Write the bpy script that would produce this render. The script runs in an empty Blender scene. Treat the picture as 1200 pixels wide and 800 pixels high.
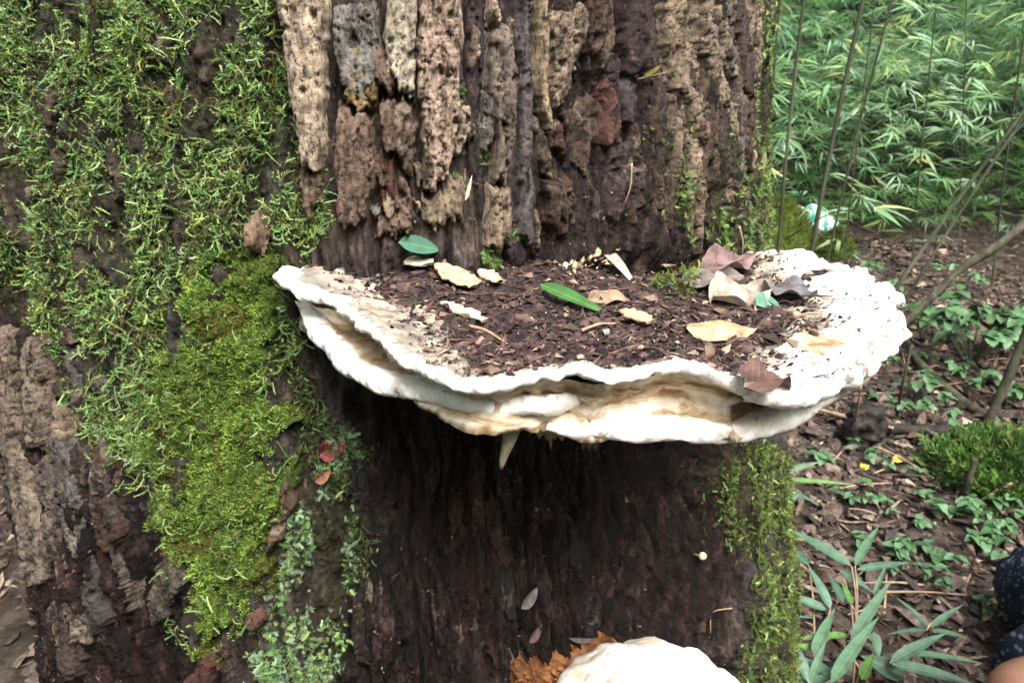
import bpy, math, random
import numpy as np
from mathutils import Vector, Matrix

random.seed(7)
RNG = np.random.default_rng(7)
SC = bpy.context.scene
COL = SC.collection
R = math.radians

# ------------------------------------------------------------------ camera
CAM = np.array([0.0, 0.0, 1.40])
PITCH = R(22.0)
FPX = 942.0                      # focal length in photo pixels (photo 1200 x 800)
cam_d = bpy.data.cameras.new('camera')
cam = bpy.data.objects.new('camera', cam_d)
COL.objects.link(cam)
cam.location = CAM
cam.rotation_euler = (R(90) - PITCH, 0, 0)
cam_d.sensor_width = 36.0
cam_d.lens = FPX / 1200.0 * 36.0
cam_d.clip_start = 0.02
cam_d.clip_end = 500
cam_d.dof.use_dof = True
cam_d.dof.focus_distance = 0.80
cam_d.dof.aperture_fstop = 14.0
SC.camera = cam
SC.cycles.max_bounces = 6
SC.cycles.diffuse_bounces = 3
SC.cycles.glossy_bounces = 2
SC.cycles.transmission_bounces = 3

# ------------------------------------------------------------------ sky, sun, exposure
SUN_EL, SUN_AZ = R(58), R(22)     # sun stands behind the camera, a little to its right
world = bpy.data.worlds.new('World')
SC.world = world
world.use_nodes = True
wn = world.node_tree
sky = wn.nodes.new('ShaderNodeTexSky')
sky.sky_type = 'NISHITA'
sky.sun_disc = False
sky.sun_elevation = SUN_EL
sky.sun_rotation = R(180) - SUN_AZ
sky.air_density = 1.0
sky.dust_density = 6.0
sky.ozone_density = 0.6
wn.links.new(sky.outputs[0], wn.nodes['Background'].inputs[0])
wn.nodes['Background'].inputs[1].default_value = 0.05
sun_d = bpy.data.lights.new('sun', 'SUN')
sun_d.energy = 1.5
sun_d.angle = R(35)
sun_d.color = (1.0, 0.995, 0.98)
sun = bpy.data.objects.new('sun', sun_d)
COL.objects.link(sun)
# direction the light comes from
sdir = Vector((math.sin(SUN_AZ) * math.cos(SUN_EL), -math.cos(SUN_AZ) * math.cos(SUN_EL), math.sin(SUN_EL)))
sun.rotation_euler = sdir.to_track_quat('Z', 'Y').to_euler()
SC.view_settings.view_transform = 'Standard'
SC.view_settings.look = 'None'
SC.view_settings.exposure = 2.5
SC.view_settings.gamma = 1.0
HAZE = 0.0012

# ------------------------------------------------------------------ numeric helpers
FWD = np.array([0, math.cos(PITCH), -math.sin(PITCH)])
UPV = np.array([0, math.sin(PITCH), math.cos(PITCH)])
RGT = np.array([1.0, 0, 0])

def ray(px, py):
    px = np.asarray(px, float); py = np.asarray(py, float)
    d = FWD + ((px - 600) / FPX)[..., None] * RGT + ((400 - py) / FPX)[..., None] * UPV
    return d

def proj(P):
    v = P - CAM
    dep = np.maximum(v @ FWD, 1e-3)
    return 600 + FPX * (v @ RGT) / dep, 400 - FPX * (v @ UPV) / dep

def on_plane(px, py, z):
    d = ray(px, py)
    t = (np.asarray(z) - CAM[2]) / d[..., 2]
    return CAM + d * t[..., None]

def at_depth(px, py, y):
    d = ray(px, py)
    t = (np.asarray(y, float) - CAM[1]) / d[..., 1]
    return CAM + d * t[..., None]

_perm = np.concatenate([np.random.default_rng(3).permutation(256)] * 3)
_g = np.random.default_rng(4).normal(size=(256, 3)); _g /= np.linalg.norm(_g, axis=1)[:, None]

_g2 = np.stack([np.cos(np.arange(256) * 2.399963), np.sin(np.arange(256) * 2.399963)], -1)

def pn2(x, y, s=0.0):
    x = np.asarray(x, float) + s * 37.31; y = np.asarray(y, float) + s * 17.77
    x, y = np.broadcast_arrays(x, y)
    xi = np.floor(x).astype(np.int32); yi = np.floor(y).astype(np.int32)
    xf, yf = x - xi, y - yi
    u = xf * xf * xf * (xf * (xf * 6 - 15) + 10); v = yf * yf * yf * (yf * (yf * 6 - 15) + 10)
    out = 0
    for dx in (0, 1):
        px_ = _perm[(xi + dx) & 255]
        for dy in (0, 1):
            h = _perm[px_ + ((yi + dy) & 255)]
            out = out + (_g2[h, 0] * (xf - dx) + _g2[h, 1] * (yf - dy)) * (u if dx else 1 - u) * (v if dy else 1 - v)
    return out * 1.5

def worley(x, y, s=0.0, jit=0.9):
    """2-D cells: (random value of the nearest cell, distance to the cell border)"""
    x = np.asarray(x, float) + s * 11.3; y = np.asarray(y, float) + s * 7.7
    xi = np.floor(x).astype(np.int32); yi = np.floor(y).astype(np.int32)
    f1 = np.full(x.shape, 9.0); f2 = np.full(x.shape, 9.0); val = np.zeros(x.shape)
    for dx in (-1, 0, 1):
        p1 = _perm[(xi + dx) & 255]
        for dy in (-1, 0, 1):
            h = _perm[p1 + ((yi + dy) & 255)]; h2 = _perm[h + 77]; h3 = _perm[h + 151]
            d = np.hypot(xi + dx + 0.5 + jit * (h / 255 - 0.5) - x, yi + dy + 0.5 + jit * (h2 / 255 - 0.5) - y)
            near = d < f1
            f2 = np.where(near, f1, np.minimum(f2, d)); val = np.where(near, h3 / 255.0, val); f1 = np.where(near, d, f1)
    return val, f2 - f1

def pn(x, y, z=0.0):
    if np.isscalar(z): return pn2(x, y, z)
    x, y, z = np.broadcast_arrays(np.asarray(x, float), np.asarray(y, float), np.asarray(z, float))
    xi = np.floor(x).astype(int); yi = np.floor(y).astype(int); zi = np.floor(z).astype(int)
    xf, yf, zf = x - xi, y - yi, z - zi
    u, v, w = [t * t * t * (t * (t * 6 - 15) + 10) for t in (xf, yf, zf)]
    xi &= 255; yi &= 255; zi &= 255
    out = 0
    for dx in (0, 1):
        for dy in (0, 1):
            for dz in (0, 1):
                h = _perm[_perm[_perm[(xi + dx) & 255] + ((yi + dy) & 255)] + ((zi + dz) & 255)]
                g = _g[h]
                dot = g[..., 0] * (xf - dx) + g[..., 1] * (yf - dy) + g[..., 2] * (zf - dz)
                out = out + dot * (u if dx else 1 - u) * (v if dy else 1 - v) * (w if dz else 1 - w)
    return out * 1.6

def fbm(x, y, z=0.0, o=4, gain=0.5):
    s, a, f = 0, 1.0, 1.0
    for k in range(o):
        s = s + a * (pn2(x * f + 13.7 * k, y * f + 5.1 * k, z) if np.isscalar(z) else pn(x * f + 13.7 * k, y * f + 5.1 * k, z * f + 3.3 * k))
        a *= gain; f *= 2.03
    return s

def sstep(a, b, x):
    t = np.clip((np.asarray(x, float) - a) / (b - a), 0, 1)
    return t * t * (3 - 2 * t)

def sdist(px, py, poly):
    """signed distance to a polygon, positive inside"""
    P = np.asarray(poly, float); Q = np.roll(P, -1, axis=0)
    d2 = np.full(np.shape(px), 1e18); ins = np.zeros(np.shape(px), bool)
    for (ax, ay), (bx, by) in zip(P, Q):
        ex, ey = bx - ax, by - ay
        t = np.clip(((px - ax) * ex + (py - ay) * ey) / (ex * ex + ey * ey + 1e-18), 0, 1)
        d2 = np.minimum(d2, (px - ax - t * ex) ** 2 + (py - ay - t * ey) ** 2)
        c = (ay > py) != (by > py)
        with np.errstate(divide='ignore', invalid='ignore'):
            xc = (bx - ax) * (py - ay) / (by - ay if by != ay else 1e-12) + ax
        ins ^= c & (px < xc)
    d = np.sqrt(d2)
    return np.where(ins, d, -d)

def norm(v):
    return v / np.maximum(np.linalg.norm(v, axis=-1, keepdims=True), 1e-9)

# ------------------------------------------------------------------ object helpers
def tag(o, label=None, cat=None, group=None, kind=None):
    if label: o['label'] = label
    if cat: o['category'] = cat
    if group: o['group'] = group
    if kind: o['kind'] = kind
    return o

def np_mesh(name, V, faces, mat=None, smooth=True, cols=None, colname='tint'):
    """faces: list of int arrays (n,3) or (n,4)"""
    me = bpy.data.meshes.new(name)
    V = np.asarray(V, np.float32)
    faces = [np.asarray(f, np.int32) for f in faces if len(f)]
    nl = sum(f.size for f in faces); nf = sum(len(f) for f in faces)
    me.vertices.add(len(V)); me.vertices.foreach_set('co', V.ravel())
    me.loops.add(nl); me.polygons.add(nf)
    me.loops.foreach_set('vertex_index', np.concatenate([f.ravel() for f in faces]))
    sizes = np.concatenate([np.full(len(f), f.shape[1], np.int32) for f in faces])
    starts = np.concatenate([[0], np.cumsum(sizes)[:-1]]).astype(np.int32)
    me.polygons.foreach_set('loop_start', starts)
    me.polygons.foreach_set('use_smooth', np.full(nf, smooth))
    me.update(calc_edges=True)
    if cols is not None:
        a = me.color_attributes.new(colname, 'FLOAT_COLOR', 'POINT')
        c = np.ones((len(V), 4), np.float32); c[:, :cols.shape[1]] = cols
        a.data.foreach_set('color', c.ravel())
    if mat: me.materials.append(mat)
    return me

def obj(name, me, parent=None, loc=None, mat4=None):
    o = bpy.data.objects.new(name, me)
    COL.objects.link(o)
    if parent: o.parent = parent
    if loc is not None: o.location = loc
    if mat4 is not None: o.matrix_basis = mat4
    return o

def empty(name, loc=(0, 0, 0)):
    o = bpy.data.objects.new(name, None)
    o.empty_display_size = 0.05
    COL.objects.link(o); o.location = loc
    return o

def grid_faces(nu, nv, wrap=False):
    i = np.arange(nu if wrap else nu - 1)[:, None]; j = np.arange(nv - 1)[None, :]
    i2 = (i + 1) % nu
    a = i * nv + j; b = i2 * nv + j
    return np.stack([a, b, b + 1, a + 1], -1).reshape(-1, 4)

def tube(path, rad, n=8, bump=0.0, freq=20.0, cap=True, seed=0.0):
    """swept tube, path (k,3), rad scalar or (k,); returns V, faces"""
    P = np.asarray(path, float); k = len(P)
    rad = np.broadcast_to(np.asarray(rad, float), (k,))
    T = norm(np.gradient(P, axis=0))
    ref = np.array([0, 0, 1.0]) if abs(T[:, 2]).mean() < 0.8 else np.array([1.0, 0, 0])
    A = norm(np.cross(T, ref)); B = np.cross(T, A)
    th = np.linspace(0, 2 * np.pi, n, endpoint=False)
    ring = A[:, None, :] * np.cos(th)[None, :, None] + B[:, None, :] * np.sin(th)[None, :, None]
    r = rad[:, None]
    if bump:
        Q = P[:, None, :] + ring * r[..., None]
        r = r * (1 + bump * fbm(Q[..., 0] * freq + seed, Q[..., 1] * freq, Q[..., 2] * freq, 3))
    V = P[:, None, :] + ring * r[..., None]
    V = V.reshape(-1, 3)
    ii = np.arange(k - 1)[:, None] * n; j = np.arange(n)[None, :]; j2 = (j + 1) % n
    F = np.stack([ii + j, ii + j2, ii + n + j2, ii + n + j], -1).reshape(-1, 4)
    faces = [F]
    if cap:
        V = np.vstack([V, P[0], P[-1]])
        c0, c1 = k * n, k * n + 1
        jj = np.arange(n)
        faces.append(np.stack([np.full(n, c0), (jj + 1) % n, jj], -1))
        faces.append(np.stack([np.full(n, c1), (k - 1) * n + jj, (k - 1) * n + (jj + 1) % n], -1))
    return V, faces

def spline(pts, n):
    """Catmull-Rom through pts"""
    P = np.asarray(pts, float)
    d = np.concatenate([[0], np.cumsum(np.linalg.norm(np.diff(P, axis=0), axis=1))])
    Q = np.vstack([2 * P[0] - P[1], P, 2 * P[-1] - P[-2]])
    s = np.linspace(0, d[-1], n)
    k = np.clip(np.searchsorted(d, s, side='right') - 1, 0, len(P) - 2)
    t = ((s - d[k]) / np.maximum(d[k + 1] - d[k], 1e-9))[:, None]
    p0, p1, p2, p3 = Q[k], Q[k + 1], Q[k + 2], Q[k + 3]
    return 0.5 * (2 * p1 + (p2 - p0) * t + (2 * p0 - 5 * p1 + 4 * p2 - p3) * t ** 2 + (3 * p1 - p0 - 3 * p2 + p3) * t ** 3)

# ------------------------------------------------------------------ materials
class NT:
    def __init__(self, name):
        self.m = bpy.data.materials.new(name); self.m.use_nodes = True
        self.t = self.m.node_tree; self.b = self.t.nodes['Principled BSDF']
        self.out = self.t.nodes['Material Output']
    def n(self, typ, **kw):
        x = self.t.nodes.new(typ)
        for k, v in kw.items(): setattr(x, k, v)
        return x
    def l(self, a, b): self.t.links.new(a, b)
    def coord(self, scale=(1, 1, 1), which='Object'):
        tc = self.n('ShaderNodeTexCoord'); mp = self.n('ShaderNodeMapping')
        mp.inputs['Scale'].default_value = scale
        self.l(tc.outputs[which], mp.inputs[0]); return mp.outputs[0]
    def noise(self, co, scale, detail=6, rough=0.6, dist=0.0):
        x = self.n('ShaderNodeTexNoise')
        x.inputs['Scale'].default_value = scale; x.inputs['Detail'].default_value = detail
        x.inputs['Roughness'].default_value = rough; x.inputs['Distortion'].default_value = dist
        self.l(co, x.inputs['Vector']); return x.outputs['Fac']
    def ramp(self, fac, stops):
        x = self.n('ShaderNodeValToRGB'); e = x.color_ramp.elements
        while len(e) < len(stops): e.new(0.5)
        for s, (p, c) in zip(e, stops):
            s.position = p; s.color = (c[0], c[1], c[2], 1) if not np.isscalar(c) else (c, c, c, 1)
        self.l(fac, x.inputs[0]); return x.outputs[0]
    def mix(self, fac, a, b, blend='MIX'):
        x = self.n('ShaderNodeMix', data_type='RGBA', blend_type=blend)
        for sock, v in ((x.inputs[0], fac), (x.inputs[6], a), (x.inputs[7], b)):
            if hasattr(v, 'is_output'): self.l(v, sock)
            elif np.isscalar(v): sock.default_value = v
            else: sock.default_value = (v[0], v[1], v[2], 1)
        return x.outputs[2]
    def math(self, op, a, b=0.0, clamp=False):
        x = self.n('ShaderNodeMath', operation=op); x.use_clamp = clamp
        for s, v in ((x.inputs[0], a), (x.inputs[1], b)):
            if hasattr(v, 'is_output'): self.l(v, s)
            else: s.default_value = v
        return x.outputs[0]
    def attr(self, name):
        x = self.n('ShaderNodeAttribute'); x.attribute_name = name; return x
    def bump(self, h, strength=0.5, dist=0.004):
        x = self.n('ShaderNodeBump'); x.inputs['Strength'].default_value = strength
        x.inputs['Distance'].default_value = dist
        self.l(h, x.inputs['Height']); self.l(x.outputs[0], self.b.inputs['Normal'])
    def col(self, c):
        if hasattr(c, 'is_output'): self.l(c, self.b.inputs['Base Color'])
        else: self.b.inputs['Base Color'].default_value = (c[0], c[1], c[2], 1)
    def rough(self, r, spec=0.5):
        if hasattr(r, 'is_output'): self.l(r, self.b.inputs['Roughness'])
        else: self.b.inputs['Roughness'].default_value = r
        self.b.inputs['Specular IOR Level'].default_value = spec

def mat_trunk():
    q = NT('weathered_bark')
    co = q.coord((1, 1, 0.28)); ci = q.coord((1, 1, 1))
    a = q.attr('zone'); sep = q.n('ShaderNodeSeparateColor'); q.l(a.outputs['Color'], sep.inputs[0])
    moss, decay_shade, tan = sep.outputs[0], sep.outputs[1], sep.outputs[2]
    n1 = q.noise(co, 55, 9, 0.72, 0.4); n2 = q.noise(ci, 11, 5, 0.6); n3 = q.noise(ci, 170, 5, 0.75); n4 = q.noise(co, 12, 5, 0.6, 0.6)
    base = q.ramp(n1, [(0.38, (0.006, 0.004, 0.0036)), (0.47, (0.024, 0.015, 0.0125)), (0.55, (0.056, 0.037, 0.030)), (0.65, (0.15, 0.108, 0.082))])
    grey = q.ramp(n1, [(0.38, (0.009, 0.007, 0.008)), (0.5, (0.038, 0.031, 0.032)), (0.65, (0.12, 0.104, 0.10))])
    base = q.mix(q.ramp(n4, [(0.46, 0.0), (0.55, 1.0)]), base, grey)
    tanc = q.ramp(n1, [(0.38, (0.012, 0.009, 0.008)), (0.48, (0.046, 0.033, 0.028)), (0.62, (0.15, 0.115, 0.088))])
    c = q.mix(q.math('MULTIPLY', tan, q.ramp(n2, [(0.42, 0.1), (0.58, 0.85)])), base, tanc)
    wet = q.ramp(n1, [(0.40, (0.003, 0.0020, 0.0020)), (0.49, (0.0070, 0.0032, 0.0025)), (0.57, (0.024, 0.0105, 0.0078)), (0.66, (0.085, 0.050, 0.040))])  # wet rotten wood, darkened further to carry the shade under the bracket
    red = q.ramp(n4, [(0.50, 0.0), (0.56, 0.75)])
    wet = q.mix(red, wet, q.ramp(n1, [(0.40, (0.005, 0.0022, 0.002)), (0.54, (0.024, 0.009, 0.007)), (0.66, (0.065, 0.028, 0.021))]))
    c = q.mix(decay_shade, c, wet)
    mossc = q.ramp(n3, [(0.38, (0.010, 0.008, 0.005)), (0.52, (0.034, 0.030, 0.014)), (0.66, (0.07, 0.085, 0.024))])
    mf = q.math('MULTIPLY', moss, q.ramp(n2, [(0.40, 0.25), (0.58, 0.95)]))
    c = q.mix(mf, c, mossc)
    fl = q.ramp(n3, [(0.62, 0.0), (0.68, 0.5)])
    c = q.mix(fl, c, q.mix(decay_shade, (0.20, 0.16, 0.125), (0.075, 0.06, 0.055)))
    q.col(c)
    rg = q.math('SUBTRACT', 0.82, q.math('MULTIPLY', decay_shade, q.ramp(n2, [(0.42, 0.12), (0.56, 0.58)])))
    q.rough(rg, 0.30)
    h = q.math('ADD', q.math('MULTIPLY', n1, 1.0), q.math('MULTIPLY', n3, 0.5))
    q.bump(h, 1.0, 0.010)
    return q.m

def mat_plate():
    q = NT('bark_plate')
    co = q.coord((1, 1, 0.5)); ci = q.coord()
    oi = q.n('ShaderNodeObjectInfo')
    n1 = q.noise(co, 70, 9, 0.74, 0.5); n2 = q.noise(ci, 190, 5, 0.75); n3 = q.noise(ci, 24, 6, 0.65, 0.5)
    v = q.ramp(n1, [(0.38, 0.12), (0.45, 0.62), (0.53, 1.05), (0.66, 1.45)])
    c = q.mix(1.0, oi.outputs['Color'], v, 'MULTIPLY')
    c = q.mix(q.ramp(n3, [(0.56, 0.0), (0.66, 0.5)]), c, (0.075, 0.050, 0.040))
    c = q.mix(q.ramp(n3, [(0.36, 0.45), (0.44, 0.0)]), c, (0.42, 0.35, 0.25))
    c = q.mix(q.ramp(n2, [(0.38, 0.95), (0.44, 0.0)]), c, (0.012, 0.008, 0.006))
    c = q.mix(q.ramp(q.noise(ci, 30, 5, 0.65), [(0.60, 0.0), (0.68, 0.5)]), c, (0.065, 0.085, 0.028))
    q.col(c); q.rough(0.88, 0.25)
    q.bump(q.math('ADD', n1, q.math('MULTIPLY', n2, 0.7)), 1.0, 0.009)
    return q.m

def mat_tint(name, rough=0.7, spec=0.3, trans=0.0, nscale=0, amt=0.35, attr=True, color=None, vein=False):
    """colour from the point attribute 'tint' (or a fixed colour) with noise, optional translucency"""
    q = NT(name)
    c = q.attr('tint').outputs['Color'] if attr else None
    if c is None:
        x = q.n('ShaderNodeRGB'); x.outputs[0].default_value = (*color, 1); c = x.outputs[0]
    ci = q.coord()
    if nscale:
        n = q.noise(ci, nscale, 5, 0.65)
        c = q.mix(1.0, c, q.ramp(n, [(0.38, 1 - amt), (0.62, 1 + amt)]), 'MULTIPLY')
    oi = q.n('ShaderNodeObjectInfo')
    hs = q.n('ShaderNodeHueSaturation')
    hs.inputs['Hue'].default_value = 0.5
    q.l(q.math('ADD', q.math('MULTIPLY', oi.outputs['Random'], 0.3), 0.85), hs.inputs['Value'])
    q.l(c, hs.inputs['Color']); c = hs.outputs[0]
    q.col(c); q.rough(rough, spec)
    if vein:
        c0 = c
        sx = q.n('ShaderNodeSeparateXYZ'); q.l(q.coord(), sx.inputs[0])
        ay = q.math('ABSOLUTE', sx.outputs[1])
        rib = q.ramp(q.math('DIVIDE', ay, 0.0012), [(0.45, 1.0), (0.9, 0.0)])
        ph_ = q.math('SINE', q.math('MULTIPLY', q.math('ADD', sx.outputs[0] if vein == 'side' else q.math('MULTIPLY', ay, 5.0), q.math('MULTIPLY', ay, -0.9 if vein == 'side' else 0.0)), 900.0 if vein == 'side' else 700.0))
        vn = q.ramp(ph_, [(0.80, 0.0), (1.0, 0.5)]) if vein == 'side' else q.ramp(ph_, [(0.3, 0.0), (1.0, 0.3)])
        vv = q.math('MAXIMUM', rib, vn)
        c = q.mix(q.math('MULTIPLY', vv, 0.35), c, q.mix(0.5, c, (0.55, 0.5, 0.33)))
        blot = q.noise(q.coord(), 55, 5, 0.7)
        c = q.mix(q.ramp(blot, [(0.56, 0.0), (0.66, 0.55 if vein == 'side' else 0.25)]), c, q.mix(0.6, c, (0.05, 0.035, 0.025)))
        q.l(c, q.b.inputs['Base Color']); q.bump(vv, 0.5, 0.0008)
    if trans:
        t = q.n('ShaderNodeBsdfTranslucent'); q.l(c, t.inputs['Color'])
        mx = q.n('ShaderNodeMixShader'); mx.inputs[0].default_value = trans
        q.l(q.b.outputs[0], mx.inputs[1]); q.l(t.outputs[0], mx.inputs[2]); q.l(mx.outputs[0], q.out.inputs['Surface'])
    return q.m

def mat_cap():
    q = NT('bracket_cap_crust')
    a = q.attr('zone'); sep = q.n('ShaderNodeSeparateColor'); q.l(a.outputs['Color'], sep.inputs[0])
    white, soil = sep.outputs[0], sep.outputs[1]
    ci = q.coord(); n1 = q.noise(ci, 45, 7, 0.65, 0.4); n2 = q.noise(ci, 160, 4, 0.7); n3 = q.noise(ci, 18, 5, 0.6)
    crust = q.ramp(n1, [(0.38, (0.10, 0.082, 0.07)), (0.47, (0.21, 0.175, 0.145)), (0.55, (0.34, 0.275, 0.21)), (0.64, (0.52, 0.42, 0.31))])
    crust = q.mix(q.ramp(n3, [(0.5, 0.0), (0.68, 0.8)]), crust, (0.20, 0.195, 0.16))
    soilc = q.ramp(n1, [(0.38, (0.012, 0.007, 0.007)), (0.5, (0.034, 0.021, 0.020)), (0.6, (0.070, 0.042, 0.036)), (0.7, (0.14, 0.09, 0.07))])
    whitec = q.ramp(n2, [(0.36, (0.62, 0.56, 0.47)), (0.45, (0.82, 0.79, 0.73)), (0.6, (0.87, 0.85, 0.81))])
    f_s = q.ramp(q.math('ADD', soil, q.math('MULTIPLY', q.math('SUBTRACT', n1, 0.5), 1.1)), [(0.42, 0.0), (0.55, 1.0)])
    f_w = q.ramp(q.math('ADD', white, q.math('MULTIPLY', q.math('SUBTRACT', q.noise(ci, 60, 6, 0.7), 0.5), 2.6)), [(0.42, 0.0), (0.54, 1.0)])
    c = q.mix(f_s, crust, soilc)
    whitec = q.mix(q.ramp(q.noise(ci, 13, 6, 0.7), [(0.53, 0.0), (0.64, 0.55)]), whitec, (0.60, 0.49, 0.35))
    c = q.mix(f_w, c, whitec)
    spk = q.math('MULTIPLY', q.ramp(q.noise(ci, 95, 3, 0.6), [(0.57, 0.0), (0.61, 0.85)]), sep.outputs[2])
    c = q.mix(spk, c, (0.10, 0.085, 0.06))
    q.col(c); q.rough(0.8, 0.25)
    q.bump(q.math('ADD', n1, q.math('MULTIPLY', n2, 0.5)), 0.5, 0.004)
    return q.m

def mat_white():
    q = NT('bracket_flesh_white')
    ci = q.coord(); n1 = q.noise(ci, 30, 6, 0.6); n2 = q.noise(ci, 140, 4, 0.6); n3 = q.noise(ci, 70, 2, 0.5)
    c = q.ramp(n1, [(0.34, (0.66, 0.58, 0.47)), (0.43, (0.82, 0.785, 0.72)), (0.55, (0.87, 0.85, 0.81))])
    c = q.mix(q.ramp(n3, [(0.70, 0.0), (0.74, 0.6)]), c, (0.16, 0.12, 0.08))
    q.col(c); q.rough(0.7, 0.3)
    q.bump(q.math('ADD', n1, q.math('MULTIPLY', n2, 0.35)), 0.35, 0.003)
    return q.m

def mat_lip():
    q = NT('bracket_lip')
    ci = q.coord(); co = q.coord((1, 1, 3))
    n1 = q.noise(ci, 30, 6, 0.6); n2 = q.noise(ci, 140, 4, 0.6); n3 = q.noise(ci, 75, 2, 0.5); n4 = q.noise(co, 22, 6, 0.65, 0.5)
    w = q.ramp(n1, [(0.34, (0.66, 0.58, 0.47)), (0.43, (0.82, 0.785, 0.72)), (0.55, (0.87, 0.85, 0.81))])
    w = q.mix(q.ramp(n3, [(0.66, 0.0), (0.69, 0.6)]), w, (0.16, 0.12, 0.08))
    b = q.ramp(n4, [(0.38, (0.20, 0.115, 0.055)), (0.48, (0.42, 0.31, 0.19)), (0.6, (0.62, 0.53, 0.41))])
    w = q.mix(q.ramp(q.noise(ci, 11, 6, 0.7), [(0.54, 0.0), (0.66, 0.6)]), w, (0.62, 0.50, 0.35))
    w = q.mix(q.ramp(q.noise(ci, 320, 2, 0.5), [(0.36, 0.35), (0.46, 0.0)]), w, (0.55, 0.48, 0.38))
    f = q.ramp(q.math('ADD', q.attr('white').outputs['Fac'], q.math('MULTIPLY', q.math('SUBTRACT', n1, 0.5), 0.8)), [(0.4, 0.0), (0.58, 1.0)])
    q.col(q.mix(f, b, w)); q.rough(0.72, 0.3)
    q.bump(q.math('ADD', n1, q.math('MULTIPLY', n2, 0.35)), 0.4, 0.003)
    return q.m

def mat_core():
    q = NT('bracket_inner_flesh')
    co = q.coord((1, 1, 4)); ci = q.coord()
    n1 = q.noise(co, 16, 7, 0.65, 0.6); n2 = q.noise(ci, 26, 5, 0.6); n3 = q.noise(ci, 120, 3, 0.6)
    c = q.ramp(n1, [(0.38, (0.17, 0.10, 0.05)), (0.46, (0.40, 0.29, 0.17)), (0.54, (0.58, 0.48, 0.35)), (0.64, (0.72, 0.66, 0.56))])
    c = q.mix(q.ramp(n2, [(0.56, 0.0), (0.63, 0.75)]), c, (0.26, 0.15, 0.07))
    c = q.mix(q.ramp(n3, [(0.70, 0.0), (0.76, 0.6)]), c, (0.07, 0.045, 0.03))
    q.col(c); q.rough(0.75, 0.3)
    q.bump(q.math('ADD', n1, q.math('MULTIPLY', n3, 0.4)), 0.6, 0.005)
    return q.m

def mat_ground():
    q = NT('forest_floor_soil')
    ci = q.coord(); n1 = q.noise(ci, 14, 8, 0.7); n2 = q.noise(ci, 1.3, 4, 0.6); n3 = q.noise(ci, 60, 5, 0.7)
    c = q.ramp(n1, [(0.36, (0.014, 0.009, 0.007)), (0.5, (0.040, 0.028, 0.022)), (0.64, (0.095, 0.068, 0.052))])
    c = q.mix(q.ramp(n2, [(0.5, 0.0), (0.72, 0.5)]), c, (0.05, 0.055, 0.03))
    c = q.mix(q.ramp(n3, [(0.62, 0.0), (0.74, 0.6)]), c, (0.15, 0.11, 0.085))
    q.col(c); q.rough(0.9, 0.2); q.bump(q.math('ADD', n1, n3), 0.8, 0.02)
    return q.m

def mat_wood(name, stops, scale=30, zs=0.2, rough=0.8, mosscol=None):
    q = NT(name)
    co = q.coord((1, 1, zs)); ci = q.coord(); n1 = q.noise(co, scale, 7, 0.65, 0.4); n2 = q.noise(ci, scale * 0.6, 5, 0.6)
    c = q.ramp(q.math('ADD', q.math('MULTIPLY', q.math('SUBTRACT', n1, 0.5), 1.8), 0.5), stops)
    if mosscol: c = q.mix(q.ramp(n2, [(0.5, 0.0), (0.62, 0.85)]), c, mosscol)
    q.col(c); q.rough(rough, 0.3); q.bump(n1, 0.7, 0.005)
    return q.m

M = dict(
    trunk=mat_trunk(), plate=mat_plate(), cap=mat_cap(), white=mat_white(), core=mat_core(), lip=mat_lip(), ground=mat_ground(),
    moss=mat_tint('moss_shoots', 0.75, 0.2, 0.25),
    mossbase=mat_tint('moss_cushion', 0.9, 0.1, 0.0, 90, 0.5),
    chip=mat_tint('crumbled_debris', 0.75, 0.3, 0.0, 60, 0.4),
    leaf=mat_tint('green_leaf', 0.42, 0.45, 0.28, 40, 0.2, vein='long'),
    bleaf=mat_tint('bamboo_foliage', 0.40, 0.6, 0.45),
    dead=mat_tint('dead_leaf', 0.7, 0.3, 0.12, 45, 0.5, vein='side'),
    culm=mat_wood('bamboo_culm', [(0.3, (0.028, 0.032, 0.020)), (0.6, (0.065, 0.072, 0.042)), (0.8, (0.12, 0.12, 0.08))], 14, 0.1, 0.6),
    branch=mat_wood('branch_bark', [(0.3, (0.025, 0.022, 0.016)), (0.6, (0.075, 0.068, 0.048)), (0.8, (0.13, 0.12, 0.085))], 30, 0.5, 0.85, (0.06, 0.075, 0.025)),
    dark=mat_wood('rotten_dark_wood', [(0.3, (0.008, 0.007, 0.006)), (0.6, (0.025, 0.02, 0.017)), (0.8, (0.05, 0.042, 0.035))], 25, 0.5, 0.8),
    orange=mat_wood('fresh_rotten_wood', [(0.25, (0.035, 0.012, 0.004)), (0.5, (0.145, 0.052, 0.015)), (0.75, (0.28, 0.125, 0.045))], 60, 0.5, 0.8),
)

# ------------------------------------------------------------------ the trunk's shape
AX, AY = -0.195, 1.50            # trunk axis
ZS = 1.132                       # level of the big bracket's top

def lerpk(z, ks):
    return np.interp(z, [k[0] for k in ks], [k[1] for k in ks])
RL = [(-0.3, 0.88), (0.0, 0.80), (0.3, 0.74), (0.5, 0.72), (0.74, 0.712), (0.94, 0.69), (1.14, 0.68), (1.4, 0.65), (1.8, 0.625), (3, 0.58), (7, 0.42)]
RRK = [(-0.3, 0.89), (0.0, 0.80), (0.12, 0.80), (0.35, 0.778), (0.65, 0.716), (0.87, 0.673), (1.1, 0.636), (1.4, 0.615), (1.8, 0.60), (3, 0.565), (7, 0.41)]

def g_(x, c, w): return np.exp(-((x - c) / w) ** 2)

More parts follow.
